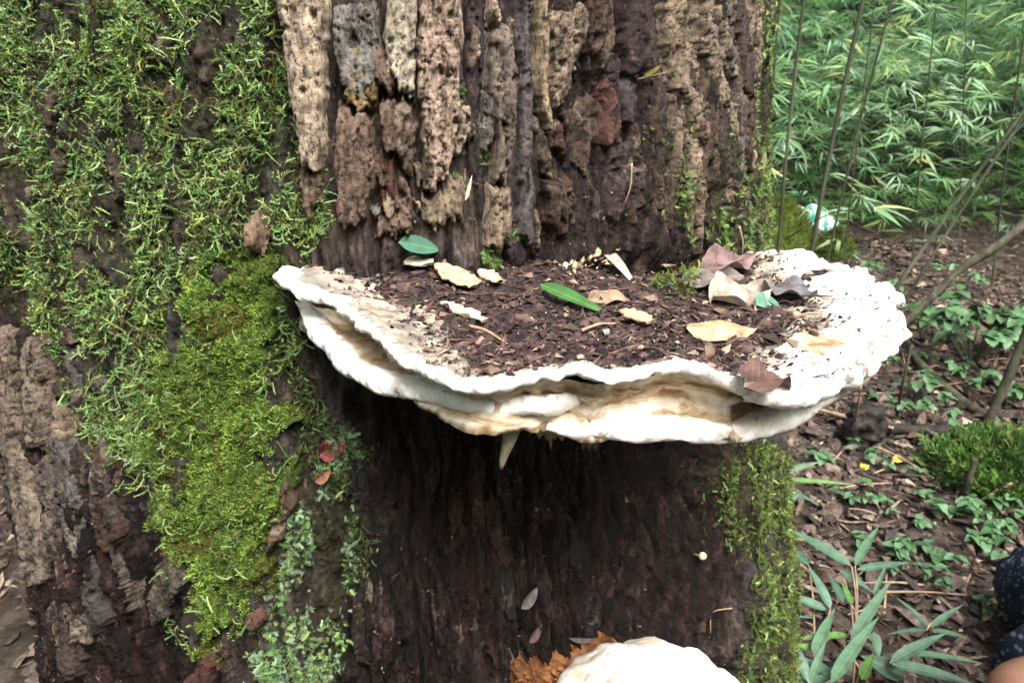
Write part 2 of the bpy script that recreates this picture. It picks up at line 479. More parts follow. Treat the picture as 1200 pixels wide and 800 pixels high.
def r_smooth(ph, z):
    s = 0.5 + 0.5 * np.sin(ph)
    s = s * s * (3 - 2 * s)
    r = lerpk(z, RL) * (1 - s) + lerpk(z, RRK) * s
    below = sstep(1.13, 1.02, z)
    deg = np.degrees(ph)
    r = r + 0.034 * g_(deg, -13, 9) * sstep(1.5, 0.8, z)               # mossy buttress
    r = r - 0.055 * g_(deg, -26, 4.5) * sstep(0.90, 0.50, z)           # dark cleft left of it
    r = r + 0.015 * g_(deg, -40, 8) * sstep(1.0, 0.4, z)
    r = r + 0.022 * g_(deg, 8, 8) * below
    r = r - 0.072 * g_(deg, 30, 13) * below                            # decayed hollow under the bracket
    r = r - 0.036 * g_(deg, 20.5, 2.2) * below                         # groove
    r = r - 0.026 * sstep(20.5, 23, deg) * sstep(56, 44, deg) * below
    r = r - 0.034 * g_(deg, 31, 7) * sstep(1.05, 1.14, z) * sstep(1.5, 1.28, z)   # hollow above bracket
    r = r - 0.065 * g_(deg, 8, 34)                                      # flattened face towards the path
    r = r + 0.012 * np.sin(ph * 7 + 1.2) * 0.6
    return r

def trunk_pt(ph, z, r):
    return np.stack([AX + r * np.sin(ph), AY - r * np.cos(ph), z + 0 * ph], -1)

def hit(px, py):
    """where the sight line of a photo pixel meets the smooth trunk: (angle, height)"""
    px = np.atleast_1d(np.asarray(px, float)); py = np.atleast_1d(np.asarray(py, float))
    d = ray(px, py)
    t = np.full(px.shape, 0.35); done = np.zeros(px.shape, bool); best = np.full(px.shape, 9.0); bt = t.copy()
    for _ in range(260):
        P = CAM + d * t[:, None]
        ph = np.arctan2(P[:, 0] - AX, -(P[:, 1] - AY))
        f = np.hypot(P[:, 0] - AX, P[:, 1] - AY) - r_smooth(ph, P[:, 2])
        better = (~done) & (f < best); best = np.where(better, f, best); bt = np.where(better, t, bt)
        done |= f < 0.0005
        t = np.where(done, t, t + np.maximum(f * 0.5, 0.0006))
        t = np.minimum(t, 2.6)
    t = np.where(done, t, bt)
    P = CAM + d * t[:, None]
    return np.arctan2(P[:, 0] - AX, -(P[:, 1] - AY)), P[:, 2]

# pixel regions on the trunk
Z_DECAY_SHADE = [(405, 455), (870, 470), (868, 560), (850, 640), (838, 720), (850, 830), (-40, 830), (20, 640), (110, 540), (150, 520), (175, 640), (230, 760), (330, 800), (395, 700), (405, 600)]  # decayed wood with under-bracket shade painted in; also darkens lower left bark
Z_TAN = [(318, -60), (640, -60), (640, 60), (632, 200), (600, 292), (470, 292), (400, 290), (372, 210), (335, 90)]
Z_FEATHER = [(-160, -80), (300, -80), (322, 40), (345, 110), (368, 190), (378, 275), (335, 310), (350, 390), (345, 470), (300, 500), (250, 420), (225, 330), (180, 420), (170, 530), (120, 480), (60, 395), (20, 350), (-160, 380)]
Z_CUSHION = [(248, 300), (290, 285), (330, 310), (335, 380), (322, 470), (345, 540), (335, 600), (318, 640), (312, 690), (270, 755), (235, 770), (228, 700), (215, 650), (195, 620), (192, 560), (172, 480), (190, 400), (215, 350)]
Z_LIVER = [(330, 560), (350, 520), (400, 500), (430, 560), (420, 640), (400, 720), (395, 800), (300, 830), (310, 760), (305, 700), (330, 640)]
Z_RIGHT = [(862, 520), (925, 520), (960, 840), (840, 840), (866, 760), (885, 680), (850, 620), (838, 560)]
Z_RIGHTUP = [(758, 165), (800, 140), (850, 150), (905, 150), (905, 310), (820, 310), (800, 250), (762, 235)]
Z_RIGHTEDGE = [(872, -50), (915, -50), (915, 300), (860, 300)]

def warp(px, py, amp, fr, seed=0.0):
    return (px + amp * fbm(px * fr + seed, py * fr, 1.7, 3), py + amp * fbm(px * fr + 31.0, py * fr + seed, 9.2, 3))

# trunk grid
NPH, NZ = 960, 660
ph_f = np.linspace(R(-86), R(84), NPH)
ph_b = np.linspace(R(84), R(274), 70)[1:-1]
PH = np.concatenate([ph_f, ph_b])
z_f = np.linspace(0.02, 1.52, NZ)
ZZ = np.concatenate([np.linspace(-0.15, 0.02, 12)[:-1], z_f, np.linspace(1.52, 7.0, 90)[1:]])
GP, GZ = np.meshgrid(PH, ZZ, indexing='ij')
RS = r_smooth(np.where(GP > np.pi, GP - 2 * np.pi, GP), GZ)
P0 = trunk_pt(GP, GZ, RS)
PX, PY = proj(P0)
front = (np.cos(GP - R(8)) > -0.1)
wx, wy = warp(PX, PY, 26, 0.02)
m_decay_shade = np.where(front, sstep(-18, 22, sdist(wx, wy, Z_DECAY_SHADE)), 0.25)
Z_DARK = [(640, -60), (770, -60), (768, 80), (765, 150), (800, 260), (810, 310), (610, 310), (640, 200)]
m_decay_shade = np.maximum(m_decay_shade, np.where(front, 0.85 * sstep(-16, 20, sdist(wx, wy, Z_DARK)), 0))
m_tan = np.where(front, sstep(-12, 18, sdist(wx, wy, Z_TAN)), 0.2)
m_moss = np.zeros_like(PX)
for zp in (Z_FEATHER, Z_CUSHION, Z_LIVER, Z_RIGHT, Z_RIGHTUP, Z_RIGHTEDGE):
    m_moss = np.maximum(m_moss, np.where(front, sstep(-14, 16, sdist(wx, wy, zp)), 0.35))
U = GP * 0.60
wob = 0.016 * fbm(U * 5, GZ * 3.2, 2.0, 3)
ragx = 0.0020 * fbm(U * 120, GZ * 30, 3.0, 2); ragz = 0.006 * fbm(U * 120, GZ * 70, 4.0, 2)
n_f = pn((U + wob + ragx) * 18.0, GZ * 1.6, 0.3)
n_f2 = pn((U + wob + ragx) * 44.0, GZ * 4.5, 6.3)
fiss = sstep(0.02, 0.20, np.abs(n_f)); fiss2 = sstep(0.0, 0.22, np.abs(n_f2))
stq = np.clip(1.0 / np.maximum(np.cos(np.clip(GP - R(8), -1.3, 1.3)), 0.4), 1, 2.5)
Us = np.cumsum(np.gradient(U, axis=0) / stq, axis=0)
tz = fbm((Us + wob + 2 * ragx) * 34, (GZ + ragz) * 7, 1.0, 3, 0.55) * 3.0
fl_ = np.floor(tz); c1 = (fl_ + sstep(0.7, 1.0, tz - fl_)) / 3.0
c2, e2 = worley((Us + wob + 1.5 * ragx) * 110, (GZ + ragz) * 26, 2.0)
flake = fbm(Us * 75, GZ * 14, 0.8, 4, 0.6)
fine = fbm(U * 190, GZ * 110, 5.0, 3, 0.65)
bark_h = 0.020 * (fiss - 0.7) + 0.006 * (fiss2 - 0.6) + 0.011 * c1 * fiss + 0.0030 * (c2 - 0.5) - 0.0015 * (1 - sstep(0, 0.12, e2)) + 0.004 * flake + 0.0020 * fine
bark_h += 0.010 * fbm(U * 6, GZ * 2.2, 8.8, 3)
dec_h = 0.016 * fbm(U * 16 + wob * 20, GZ * 3.4, 3.1, 3) + 0.0085 * fbm(U * 52, GZ * 13, 7.7, 4, 0.66) + 0.0018 * fine + 0.018 * (sstep(0.0, 0.16, np.abs(n_f)) - 0.8) + 0.009 * (sstep(0.0, 0.2, np.abs(n_f2)) - 0.7) + 0.007 * c1 + 0.0016 * (c2 - .5)
bark_h = bark_h * (1 - 0.45 * m_tan) - 0.004 * m_tan
HF = bark_h * (1 - m_decay_shade) + dec_h * m_decay_shade
HF += 0.006 * m_moss * (fbm(U * 40, GZ * 40, 1.1, 3) + 0.3)
RT = RS + HF

def surf_r(ph, z):
    """radius of the finished trunk surface by bilinear lookup in the fine grid"""
    fi = np.clip((np.asarray(ph) - ph_f[0]) / (ph_f[-1] - ph_f[0]) * (NPH - 1), 0, NPH - 1.001)
    fj = np.clip((np.asarray(z) - z_f[0]) / (z_f[-1] - z_f[0]) * (NZ - 1), 0, NZ - 1.001)
    i = fi.astype(int); j = fj.astype(int); a = fi - i; b = fj - j; j = j + 11
    return (RT[i, j] * (1 - a) * (1 - b) + RT[i + 1, j] * a * (1 - b) + RT[i, j + 1] * (1 - a) * b + RT[i + 1, j + 1] * a * b)

def on_trunk(px, py, off=0.0):
    ph, z = hit(px, py)
    return trunk_pt(ph, z, surf_r(ph, z) + off), ph, z

def trunk_normal(ph, z):
    return norm(np.stack([np.sin(ph), -np.cos(ph), 0 * ph + 0.08], -1))

tree = empty('old_tree', (AX, AY, 0))
tag(tree, 'huge old tree trunk with fissured tan and dark bark, mossy on one side', 'tree')
Vt = trunk_pt(GP, GZ, RT).reshape(-1, 3) - np.array([AX, AY, 0])
zone = np.stack([m_moss, m_decay_shade, m_tan], -1).reshape(-1, 3)
trunk_me = np_mesh('trunk', Vt, [grid_faces(len(PH), len(ZZ), wrap=True)], M['trunk'], cols=zone, colname='zone')
obj('trunk', trunk_me, tree)

# ------------------------------------------------------------------ bark plates (parts of the tree)
def bark_plate(poly, T=0.016, color=(0.3, 0.22, 0.15), seed=0.0, rough=1.0, cell=0.0019, name='bark_plate', dome=0.0):
    pp = np.array(poly, float)
    ph, z = hit(pp[:, 0], pp[:, 1])
    u = ph * 0.6
    pad = 0.014
    us = np.arange(u.min() - pad, u.max() + pad, cell); zs = np.arange(z.min() - pad, z.max() + pad, cell)
    A, Z = np.meshgrid(us, zs, indexing='ij')
    w1 = 0.0036 * fbm(A * 60 + seed, Z * 16, seed, 4, 0.62); w2 = 0.010 * fbm(A * 95 + 50 + seed, Z * 20, seed, 4, 0.62)
    d = sdist(A + w1, Z + w2, np.stack([u, z], -1))
    base = r_smooth(A / 0.6, Z) + 0.003
    rg = 0.0022 * fbm(A * 150, Z * 45, seed + 2.0, 3, 0.6)
    st = 1.0 / max(math.cos(float(ph.mean()) - R(8)), 0.45)          # coarser across the strips on the flanks
    Ar = (A + rg) / st
    tz = fbm(Ar * 40, (Z + 3 * rg) * 8, seed + 1.0, 3, 0.55) * 3.0
    fl = np.floor(tz); terr = (fl + sstep(0.72, 1.0, tz - fl)) / 3.0
    relief = rough * (0.0042 * terr + 0.0036 * fbm(Ar * 110, Z * 6, 2.2 + seed, 4, 0.6) + 0.0016 * fbm(Ar * 230, Z * 100, 6 + seed, 3, 0.65))
    pits = -0.006 * rough * sstep(0.50, 0.60, pn(Ar * 75, Z * 40, 4 + seed)) - 0.006 * rough * (1 - sstep(0.0, 0.07, np.abs(pn((Ar + 2 * rg) * 30, Z * 2.6, 5 + seed))))
    cz_ = np.abs(pn(Ar * 13 + 2.0, (Z + 4 * rg) * 13, 8 + seed))
    crk = -0.006 * rough * (1 - sstep(0.0, 0.05, cz_)) * sstep(-0.1, 0.3, pn(Ar * 9, Z * 5, 9 + seed))
    prof = sstep(-0.0015, 0.0025, d)
    h = base + (1.3 * T * (0.84 + 0.20 * sstep(0, 0.012, d)) + relief + pits + crk + dome * sstep(0, 0.03, d)) * prof - 0.012 * (1 - prof)
    V = trunk_pt(A / 0.6, Z, h).reshape(-1, 3) - np.array([AX, AY, 0])
    keep = (d > -0.007).reshape(-1)
    F = grid_faces(len(us), len(zs))
    F = F[keep[F].all(axis=1)]
    used = np.unique(F); remap = -np.ones(len(V), int); remap[used] = np.arange(len(used))
    me = np_mesh(name, V[used], [remap[F]], M['plate'])
    o = obj(name, me, tree); o.color = (*color, 1)
    return o

TAN = (0.50, 0.395, 0.285); PINK = (0.46, 0.335, 0.255); PALE = (0.56, 0.49, 0.37); BROWN = (0.20, 0.135, 0.098)
GREY = (0.24, 0.225, 0.20); PURP = (0.060, 0.040, 0.042); RED = (0.15, 0.055, 0.045); MUD = (0.095, 0.064, 0.047); FLK = (0.29, 0.22, 0.155)
PLATES = [
    ([(320, -40), (388, -40), (387, 80), (384, 150), (380, 195), (356, 195), (352, 150), (342, 90), (335, 40)], 0.022, TAN, 0.9),
    ([(352, 196), (380, 198), (382, 235), (366, 262), (352, 240)], 0.012, BROWN, 1.0),
    ([(392, 12), (440, 5), (446, 60), (440, 108), (426, 128), (408, 108), (396, 80), (390, 40)], 0.016, GREY, 1.1),
    ([(414, 40), (438, 30), (446, 100), (436, 128), (420, 132), (402, 112), (410, 80)], 0.012, (0.34, 0.225, 0.09), 1.3),
    ([(454, -40), (486, -40), (487, 60), (485, 112), (470, 106), (450, 85), (447, 40)], 0.020, PALE, 1.1),
    ([(396, 116), (418, 132), (440, 136), (442, 200), (430, 255), (402, 262), (392, 200)], 0.013, BROWN, 1.1),
    ([(444, 118), (484, 116), (486, 180), (484, 225), (470, 180), (450, 180)], 0.014, (0.19, 0.13, 0.092), 1.1),
    ([(441, 186), (464, 184), (463, 240), (446, 242)], 0.006, RED, 0.8),
    ([(466, 190), (486, 230), (482, 272), (440, 276), (444, 248), (464, 244)], 0.010, BROWN, 1.1),
    ([(489, -40), (536, -40), (541, 40), (536, 100), (535, 158), (529, 185), (508, 224), (495, 220), (498, 180), (490, 120)], 0.020, PINK, 1.1),
    ([(494, 226), (510, 228), (530, 205), (545, 212), (542, 250), (512, 268), (496, 260)], 0.008, FLK, 1.0),
    ([(544, -30), (560, -30), (562, 80), (556, 170), (545, 160), (548, 70)], 0.007, PURP, 0.9),
    ([(574, 40), (598, 20), (601, 100), (597, 170), (590, 212), (574, 215), (576, 160), (568, 100)], 0.018, (0.20, 0.155, 0.125), 1.2),
    ([(572, 218), (592, 216), (596, 250), (594, 284), (568, 288), (564, 262)], 0.020, FLK, 0.9),
    ([(604, -40), (617, -40), (619, 100), (622, 280), (606, 280), (606, 120)], 0.012, (0.13, 0.11, 0.11), 0.9),
    ([(621, -40), (632, -40), (634, 40), (633, 108), (638, 145), (630, 150), (624, 110)], 0.022, (0.42, 0.33, 0.21), 0.8),
    ([(638, 18), (680, 10), (685, 28), (671, 60), (662, 100), (652, 124), (641, 118)], 0.014, FLK, 1.4),
    ([(628, 150), (642, 152), (640, 205), (632, 210), (627, 180)], 0.014, MUD, 1.2),
    ([(632, 214), (664, 210), (669, 255), (640, 260)], 0.016, MUD, 1.0),
    ([(662, 130), (688, 110), (692, 160), (680, 200), (664, 195)], 0.012, MUD, 1.4),
    ([(686, -30), (712, -30), (710, 60), (696, 92), (688, 50)], 0.010, (0.12, 0.078, 0.058), 1.3),
    ([(722, -40), (756, -40), (753, 70), (737, 90), (721, 90)], 0.013, PURP, 0.5),
    ([(696, 98), (719, 94), (720, 160), (700, 168)], 0.012, (0.125, 0.055, 0.048), 0.8),
    ([(721, 95), (737, 94), (734, 146), (720, 150)], 0.015, (0.085, 0.066, 0.072), 0.5),
    ([(700, 176), (745, 160), (750, 240), (720, 262), (702, 250)], 0.008, PURP, 1.2),
    ([(772, -30), (796, -30), (801, 60), (796, 112), (781, 104), (772, 50)], 0.0096, FLK, 1.4),
    ([(808, -30), (828, -30), (831, 60), (840, 92), (845, 120), (835, 122), (822, 90), (811, 50)], 0.0108, FLK, 1.4),
    ([(842, -30), (862, -30), (860, 70), (852, 100), (845, 60)], 0.0072, (0.17, 0.14, 0.115), 1.3),
    ([(868, -30), (884, -30), (883, 60), (881, 100), (872, 95), (866, 40)], 0.0096, FLK, 1.2),
    ([(800, 116), (814, 106), (817, 150), (806, 164), (798, 140)], 0.0084, FLK, 1.3),
    ([(782, 112), (794, 118), (797, 170), (786, 196), (779, 150)], 0.0072, (0.17, 0.125, 0.095), 1.3),
    ([(846, 130), (862, 110), (868, 170), (858, 240), (848, 200)], 0.0078, (0.19, 0.16, 0.145), 1.2),
    ([(822, 130), (838, 128), (840, 190), (830, 215), (820, 180)], 0.0072, MUD, 1.3),
    ([(868, 120), (880, 112), (880, 190), (872, 200)], 0.0060, MUD, 1.2),
    # left, bare buttress bark
    ([(2, 385), (30, 380), (38, 450), (42, 520), (58, 600), (66, 680), (52, 672), (36, 600), (22, 530), (6, 480)], 0.016, (0.215, 0.165, 0.125), 1.2),
    ([(38, 400), (62, 398), (66, 480), (61, 522), (48, 512), (42, 460)], 0.015, (0.21, 0.16, 0.12), 1.2),
    ([(70, 508), (86, 506), (101, 540), (113, 600), (119, 640), (101, 656), (88, 630), (76, 580)], 0.014, (0.13, 0.118, 0.112), 1.2),
    ([(70, 455), (86, 486), (88, 522), (77, 502)], 0.014, (0.26, 0.19, 0.13), 1.0),
    ([(118, 520), (150, 528), (153, 618), (141, 646), (128, 640), (117, 590)], 0.012, (0.085, 0.048, 0.038), 1.0),
    ([(52, 540), (66, 530), (78, 590), (90, 650), (98, 700), (82, 690), (66, 610)], 0.010, (0.125, 0.095, 0.08), 1.2),
    ([(104, 650), (119, 644), (136, 722), (122, 744), (108, 702)], 0.010, (0.07, 0.058, 0.058), 1.0),
    ([(70, 700), (96, 705), (104, 770), (92, 800), (76, 760)], 0.010, (0.075, 0.05, 0.042), 1.2),
    ([(184, 664), (214, 654), (221, 680), (206, 714), (191, 730), (184, 700)], 0.013, (0.13, 0.11, 0.085), 1.4),
    ([(346, 540), (350, 580), (341, 612), (322, 644), (317, 632), (330, 600), (337, 560)], 0.020, (0.135, 0.085, 0.055), 0.9),
    ([(226, 806), (240, 765), (268, 745), (277, 755), (256, 790), (248, 806)], 0.014, (0.10, 0.042, 0.032), 1.0),
    ([(294, 262), (306, 250), (309, 275), (300, 298), (292, 290)], 0.016, (0.30, 0.20, 0.13), 0.8),
    # under the bracket
    ([(552, 535), (566, 540), (567, 590), (560, 640), (549, 620), (548, 570)], 0.010, (0.075, 0.038, 0.027), 1.0),
    ([(412, 690), (450, 660), (455, 740), (440, 790), (415, 760)], 0.008, (0.035, 0.022, 0.02), 1.3),
]
for k, (pl, T, c, rg) in enumerate(PLATES):
    bark_plate(pl, T, c, 3.7 * k, rg)
# smaller loose flakes between the big slabs
rf = random.Random(11)
def flakes(n, x0, x1, y0, y1, cols, wr, hr, T):
    for k in range(n):
        x, y = rf.uniform(x0, x1), rf.uniform(y0, y1); w = rf.uniform(*wr) / 2; h_ = rf.uniform(*hr) / 2; sl = rf.uniform(-.6, .6) * w; j = lambda: rf.uniform(.6, 1.3)
        poly = [(x - w * j() + sl, y - h_ * j()), (x + sl * .5, y - h_ * 1.1 * j()), (x + w * j() + sl, y - h_ * .6 * j()), (x + w * j(), y + h_ * .2), (x + w * .7 * j() - sl, y + h_ * j()), (x - w * .4 - sl, y + h_ * .8 * j()), (x - w * j(), y + h_ * .1)]
        c = cols[rf.randrange(len(cols))]; v = rf.uniform(.75, 1.2)
        bark_plate(poly, rf.uniform(*T), tuple(q_ * v for q_ in c), 200 + 3.1 * k + x, rf.uniform(.7, 1.3), name='bark_flake')
flakes(24, 645, 770, -10, 275, [MUD, PURP, (0.06, 0.036, 0.032), (0.075, 0.034, 0.028)], (6, 17), (30, 100), (.003, .009))
flakes(40, 765, 884, -10, 275, [FLK, MUD, BROWN, FLK, (0.10, 0.07, 0.058)], (6, 17), (30, 100), (.003, .011))
flakes(30, 395, 640, 0, 275, [TAN, BROWN, FLK, GREY, PINK], (8, 20), (16, 60), (.006, .018))
flakes(26, 10, 170, 400, 760, [(0.15, 0.115, 0.09), (0.09, 0.075, 0.068), (0.07, 0.045, 0.036)], (9, 22), (24, 80), (.006, .016))
flakes(26, 415, 830, 560, 790, [(0.035, 0.022, 0.018), (0.055, 0.03, 0.024), (0.03, 0.026, 0.028)], (10, 26), (24, 90), (.003, .009))
flakes(14, 20, 240, 40, 330, [(0.12, 0.08, 0.06), (0.09, 0.07, 0.055)], (10, 22), (20, 60), (.005, .012))
# round scar of a lost twig
a = np.linspace(0, 2 * np.pi, 12, endpoint=False)
bark_plate(list(zip(305 + 14 * np.cos(a), 715 + 13 * np.sin(a))), 0.014, (0.12, 0.055, 0.042), 77.0, 0.5, name='branch_scar', dome=0.012)

# ------------------------------------------------------------------ moss
def strands(P, N, L, W, col, up=0.25, out=0.8, wander=1.0, k=6, curl=1.5, leaflets=True, rng=RNG, fat=2.2):
    """many small mossy shoots as one mesh: P roots, N normals, L lengths, W half widths, col (n,3)"""
    n = len(P)
    t1 = norm(np.cross(N, np.array([0, 0, 1.0]) + 0 * N)); t2 = np.cross(N, t1)
    a = rng.uniform(0, 2 * np.pi, n)
    D = norm(N * out + (t1 * np.cos(a)[:, None] + t2 * np.sin(a)[:, None]) * wander + np.array([0, 0, up]))
    rotax = norm(rng.normal(size=(n, 3)) + N * 0.3)
    pts = [P]; dirs = [D]
    step = (L / (k - 1))[:, None]
    w = (curl * rng.uniform(-1, 1, n) / (k - 1))[:, None]
    d = D; p = P
    for i in range(1, k):
        d = norm(d + np.cross(rotax, d) * w + np.array([0, 0, up * 0.12]) + rng.normal(scale=0.10, size=(n, 3)))
        p = p + d * step
        pts.append(p); dirs.append(d)
    C = np.stack(pts, 1); T = np.stack(dirs, 1)
    side = norm(np.cross(T, rng.normal(size=(n, 1, 3)) + N[:, None, :] * 1.5))
    prof = np.array([0.6] + [0.7] * (k - 2) + [0.1])[None, :, None] * W[:, None, None]
    V = np.stack([C - side * prof, C + side * prof], 2).reshape(n, k * 2, 3)
    nv = k * 2
    j = np.arange(k - 1)
    q = np.stack([2 * j, 2 * j + 1, 2 * j + 3, 2 * j + 2], -1)
    faces_q = (np.arange(n)[:, None, None] * nv + q[None]).reshape(-1, 4)
    Vl = V.reshape(-1, 3); cl = np.repeat(col, nv, axis=0)
    faces = [faces_q]
    if leaflets:
        kk = np.arange(0, k - 1)
        allv = []; m = 0
        for sg in (0.3, 2.4, 4.5):
            b0 = C[:, kk]; b1 = C[:, kk] + T[:, kk] * (step[:, None] * 0.5)
            nn = np.cross(T[:, kk], side[:, kk])
            an_ = sg + rng.uniform(-0.6, 0.6, (n, len(kk), 1))
            tip = b0 + T[:, kk] * step[:, None] * rng.uniform(0.7, 1.25, (n, len(kk), 1)) + (side[:, kk] * np.cos(an_) + nn * np.sin(an_)) * (W[:, None, None] * fat) * rng.uniform(0.6, 1.3, (n, len(kk), 1))
            allv.append(np.stack([b0, b1, tip], 2).reshape(-1, 3)); m += n * len(kk)
        Lv = np.concatenate(allv)
        faces.append(np.arange(len(Lv)).reshape(-1, 3) + len(Vl))
        cl = np.vstack([cl, np.concatenate([np.repeat(col, len(kk) * 3, axis=0)] * 3) * rng.uniform(.8, 1.25, (n * len(kk) * 9, 1))])
        Vl = np.vstack([Vl, Lv])
    return Vl, faces, cl

def palette(n, cols, wts, jit=0.25, rng=RNG):
    c = np.array(cols)[rng.choice(len(cols), n, p=np.array(wts) / sum(wts))]
    return np.clip(c * (1 + rng.uniform(-jit, jit, (n, 1))) * (1 + rng.uniform(-0.08, 0.08, (n, 3))), 0, 1)

def scatter_trunk(poly, n, thr=0.0, soft=10, clump=0.35, cf=0.06, seed=0.0, phr=(-88, 84), zr=(0.05, 1.5), holes=()):
    """random points of the trunk inside a region, thinned by a clumpy noise"""
    out_p, out_z = [], []
    tot = 0
    for _ in range(60):
        ph = RNG.uniform(R(phr[0]), R(phr[1]), 40000); z = RNG.uniform(*zr, 40000)
        px, py = proj(trunk_pt(ph, z, r_smooth(ph, z)))
        wx, wy = warp(px, py, 22, 0.025, seed)
        d = sdist(wx, wy, poly)
        for hx, hy, hr in holes:
            d = np.minimum(d, np.hypot(px - hx, py - hy) - hr)
        dens = sstep(-soft, soft, d) * sstep(-clump, clump, fbm(ph * 0.6 / cf + seed, z / (cf * 2.2), 0.4, 3) - thr)
        k = RNG.random(len(ph)) < dens
        out_p.append(ph[k]); out_z.append(z[k]); tot += k.sum()
        if tot >= n: break
    ph = np.concatenate(out_p)[:n]; z = np.concatenate(out_z)[:n]
    return ph, z

G_LT = (0.26, 0.37, 0.135); G_MD = (0.14, 0.255, 0.075); G_YL = (0.23, 0.30, 0.07); G_OL = (0.105, 0.11, 0.035); G_BR = (0.095, 0.065, 0.035); G_PL = (0.24, 0.34, 0.17); G_DK = (0.035, 0.070, 0.022)

def feather_moss(name, poly, n, label, Lr=(0.012, 0.034), thr=-0.05, seed=0.0, wts=(4, 4, 2, 2, 1), Wm=0.0011, curl=2.6, soft=10, up=0.12, clump=0.35, cols=(G_LT, G_MD, G_YL, G_OL, G_PL), phr=(-88, 84), off=0.001, fat=2.2, zr=(0.05, 1.5)):
    ph, z = scatter_trunk(poly, n, thr, soft, clump, seed=seed, phr=phr, zr=zr)
    n = len(ph)
    P = trunk_pt(ph, z, surf_r(ph, z) + off); N = trunk_normal(ph, z)
    N = norm(N + RNG.normal(scale=0.25, size=N.shape))
    L = (Lr[0] + (Lr[1] - Lr[0]) * RNG.beta(1.3, 2.2, n)) * (0.8 + 0.5 * sstep(-.3, .5, fbm(ph * 8, z * 12, seed + 3.0, 2))); W = RNG.uniform(0.7, 1.3, n) * Wm
    c = palette(n, cols, wts)
    V, F, cl = strands(P, N, L, W, c, up=up, out=0.42, wander=1.0, curl=curl, fat=fat)
    o = obj(name, np_mesh(name, V, F, M['moss'], cols=cl))
    return tag(o, label, 'moss', kind='stuff')

feather_moss('feather_moss', Z_FEATHER, 27000, 'stringy pale green feather moss hanging over the bark beside the tan slabs', thr=-0.10, clump=0.25,  Lr=(0.010, 0.034), Wm=0.0012, curl=5.0, fat=1.7, cols=(G_LT, G_MD, G_YL, G_OL, G_PL, G_BR, G_DK), wts=(5, 4, 2, 3, 2, 2, 2))
feather_moss('fine_moss', [(160, 420), (200, 420), (190, 560), (150, 560), (100, 470), (60, 400), (120, 380)], 700, 'thin tufts of feathery moss on the dark bark beside the cushion moss', thr=0.05, seed=5.0)
feather_moss('leafy_liverwort', Z_LIVER, 1300, 'pale green leafy liverwort growing below the cushion moss beside the dark hollow', Lr=(0.006, 0.016), Wm=0.0024, thr=0.02, seed=9.0, wts=(3, 2, 1, 1, 5), cols=(G_LT, G_MD, G_OL, G_DK, (0.25, 0.37, 0.22)), curl=1.4, fat=2.0)
feather_moss('edge_moss', Z_RIGHT, 9000, 'dark green shaggy moss on the trunk flank under the bracket', Lr=(0.008, 0.021), Wm=0.0016, thr=-0.35, seed=14.0, wts=(2, 4, 4, 4, 1), cols=(G_LT, (0.075, 0.13, 0.03), (0.13, 0.165, 0.035), G_OL, G_DK), curl=1.6, phr=(40, 86))
feather_moss('upper_moss', Z_RIGHTUP, 2600, 'small green moss tufts on flaky bark just above the bracket', Lr=(0.006, 0.016), Wm=0.0017, thr=0.05, seed=21.0, curl=1.4, phr=(25, 86), wts=(3, 4, 3, 4, 1))
feather_moss('rim_moss', Z_RIGHTEDGE, 2000, 'fringe of yellow green moss along the far flank of the trunk facing the bamboo', Lr=(0.006, 0.014), Wm=0.0014, thr=0.0, seed=25.0, curl=1.4, phr=(50, 88), wts=(3, 3, 5, 2, 1))
feather_moss('sparse_moss', [(380, 470), (440, 500), (450, 640), (420, 700), (340, 560), (345, 400)], 900, 'sparse dark moss threads at the lit border of the hollow', Lr=(0.006, 0.018), Wm=0.0009, thr=0.15, seed=29.0, cols=(G_DK, G_OL, G_BR, G_MD, G_LT), wts=(3, 4, 3, 2, 1))
for k, (x, y, rx, ry, n) in enumerate([(586, 100, 10, 26, 90), (584, 175, 9, 22, 110), (580, 288, 12, 9, 120), (530, 222, 8, 8, 40), (536, 120, 5, 16, 40), (152, 512, 16, 24, 260)]):
    a = np.linspace(0, 2 * np.pi, 10, endpoint=False)
    feather_moss('moss_tuft', list(zip(x + rx * np.cos(a), y + ry * np.sin(a))), n,
                 ['thin moss tuft high on the grey bark strip', 'moss tuft in a crack of the grey bark strip', 'bright moss tuft at the foot of a bark strip behind the bracket', 'tiny moss tuft below the pinkish bark slab', 'moss line on the edge of the pinkish bark slab', 'bright feathery moss tuft hanging beside the cushion moss'][k],
                 Lr=(0.005, 0.011) if k < 5 else (0.012, 0.026), Wm=0.0012, thr=-0.6, soft=4, seed=40 + k, wts=(3, 5, 3, 1, 1), phr=(-40, 50))

feather_moss('creeping_moss', Z_CUSHION, 420, 'loose feather moss strands creeping over the edges of the cushion moss', thr=0.12, seed=61.0, Lr=(0.008, 0.026), Wm=0.0012, curl=4.0, off=0.016, fat=1.7)

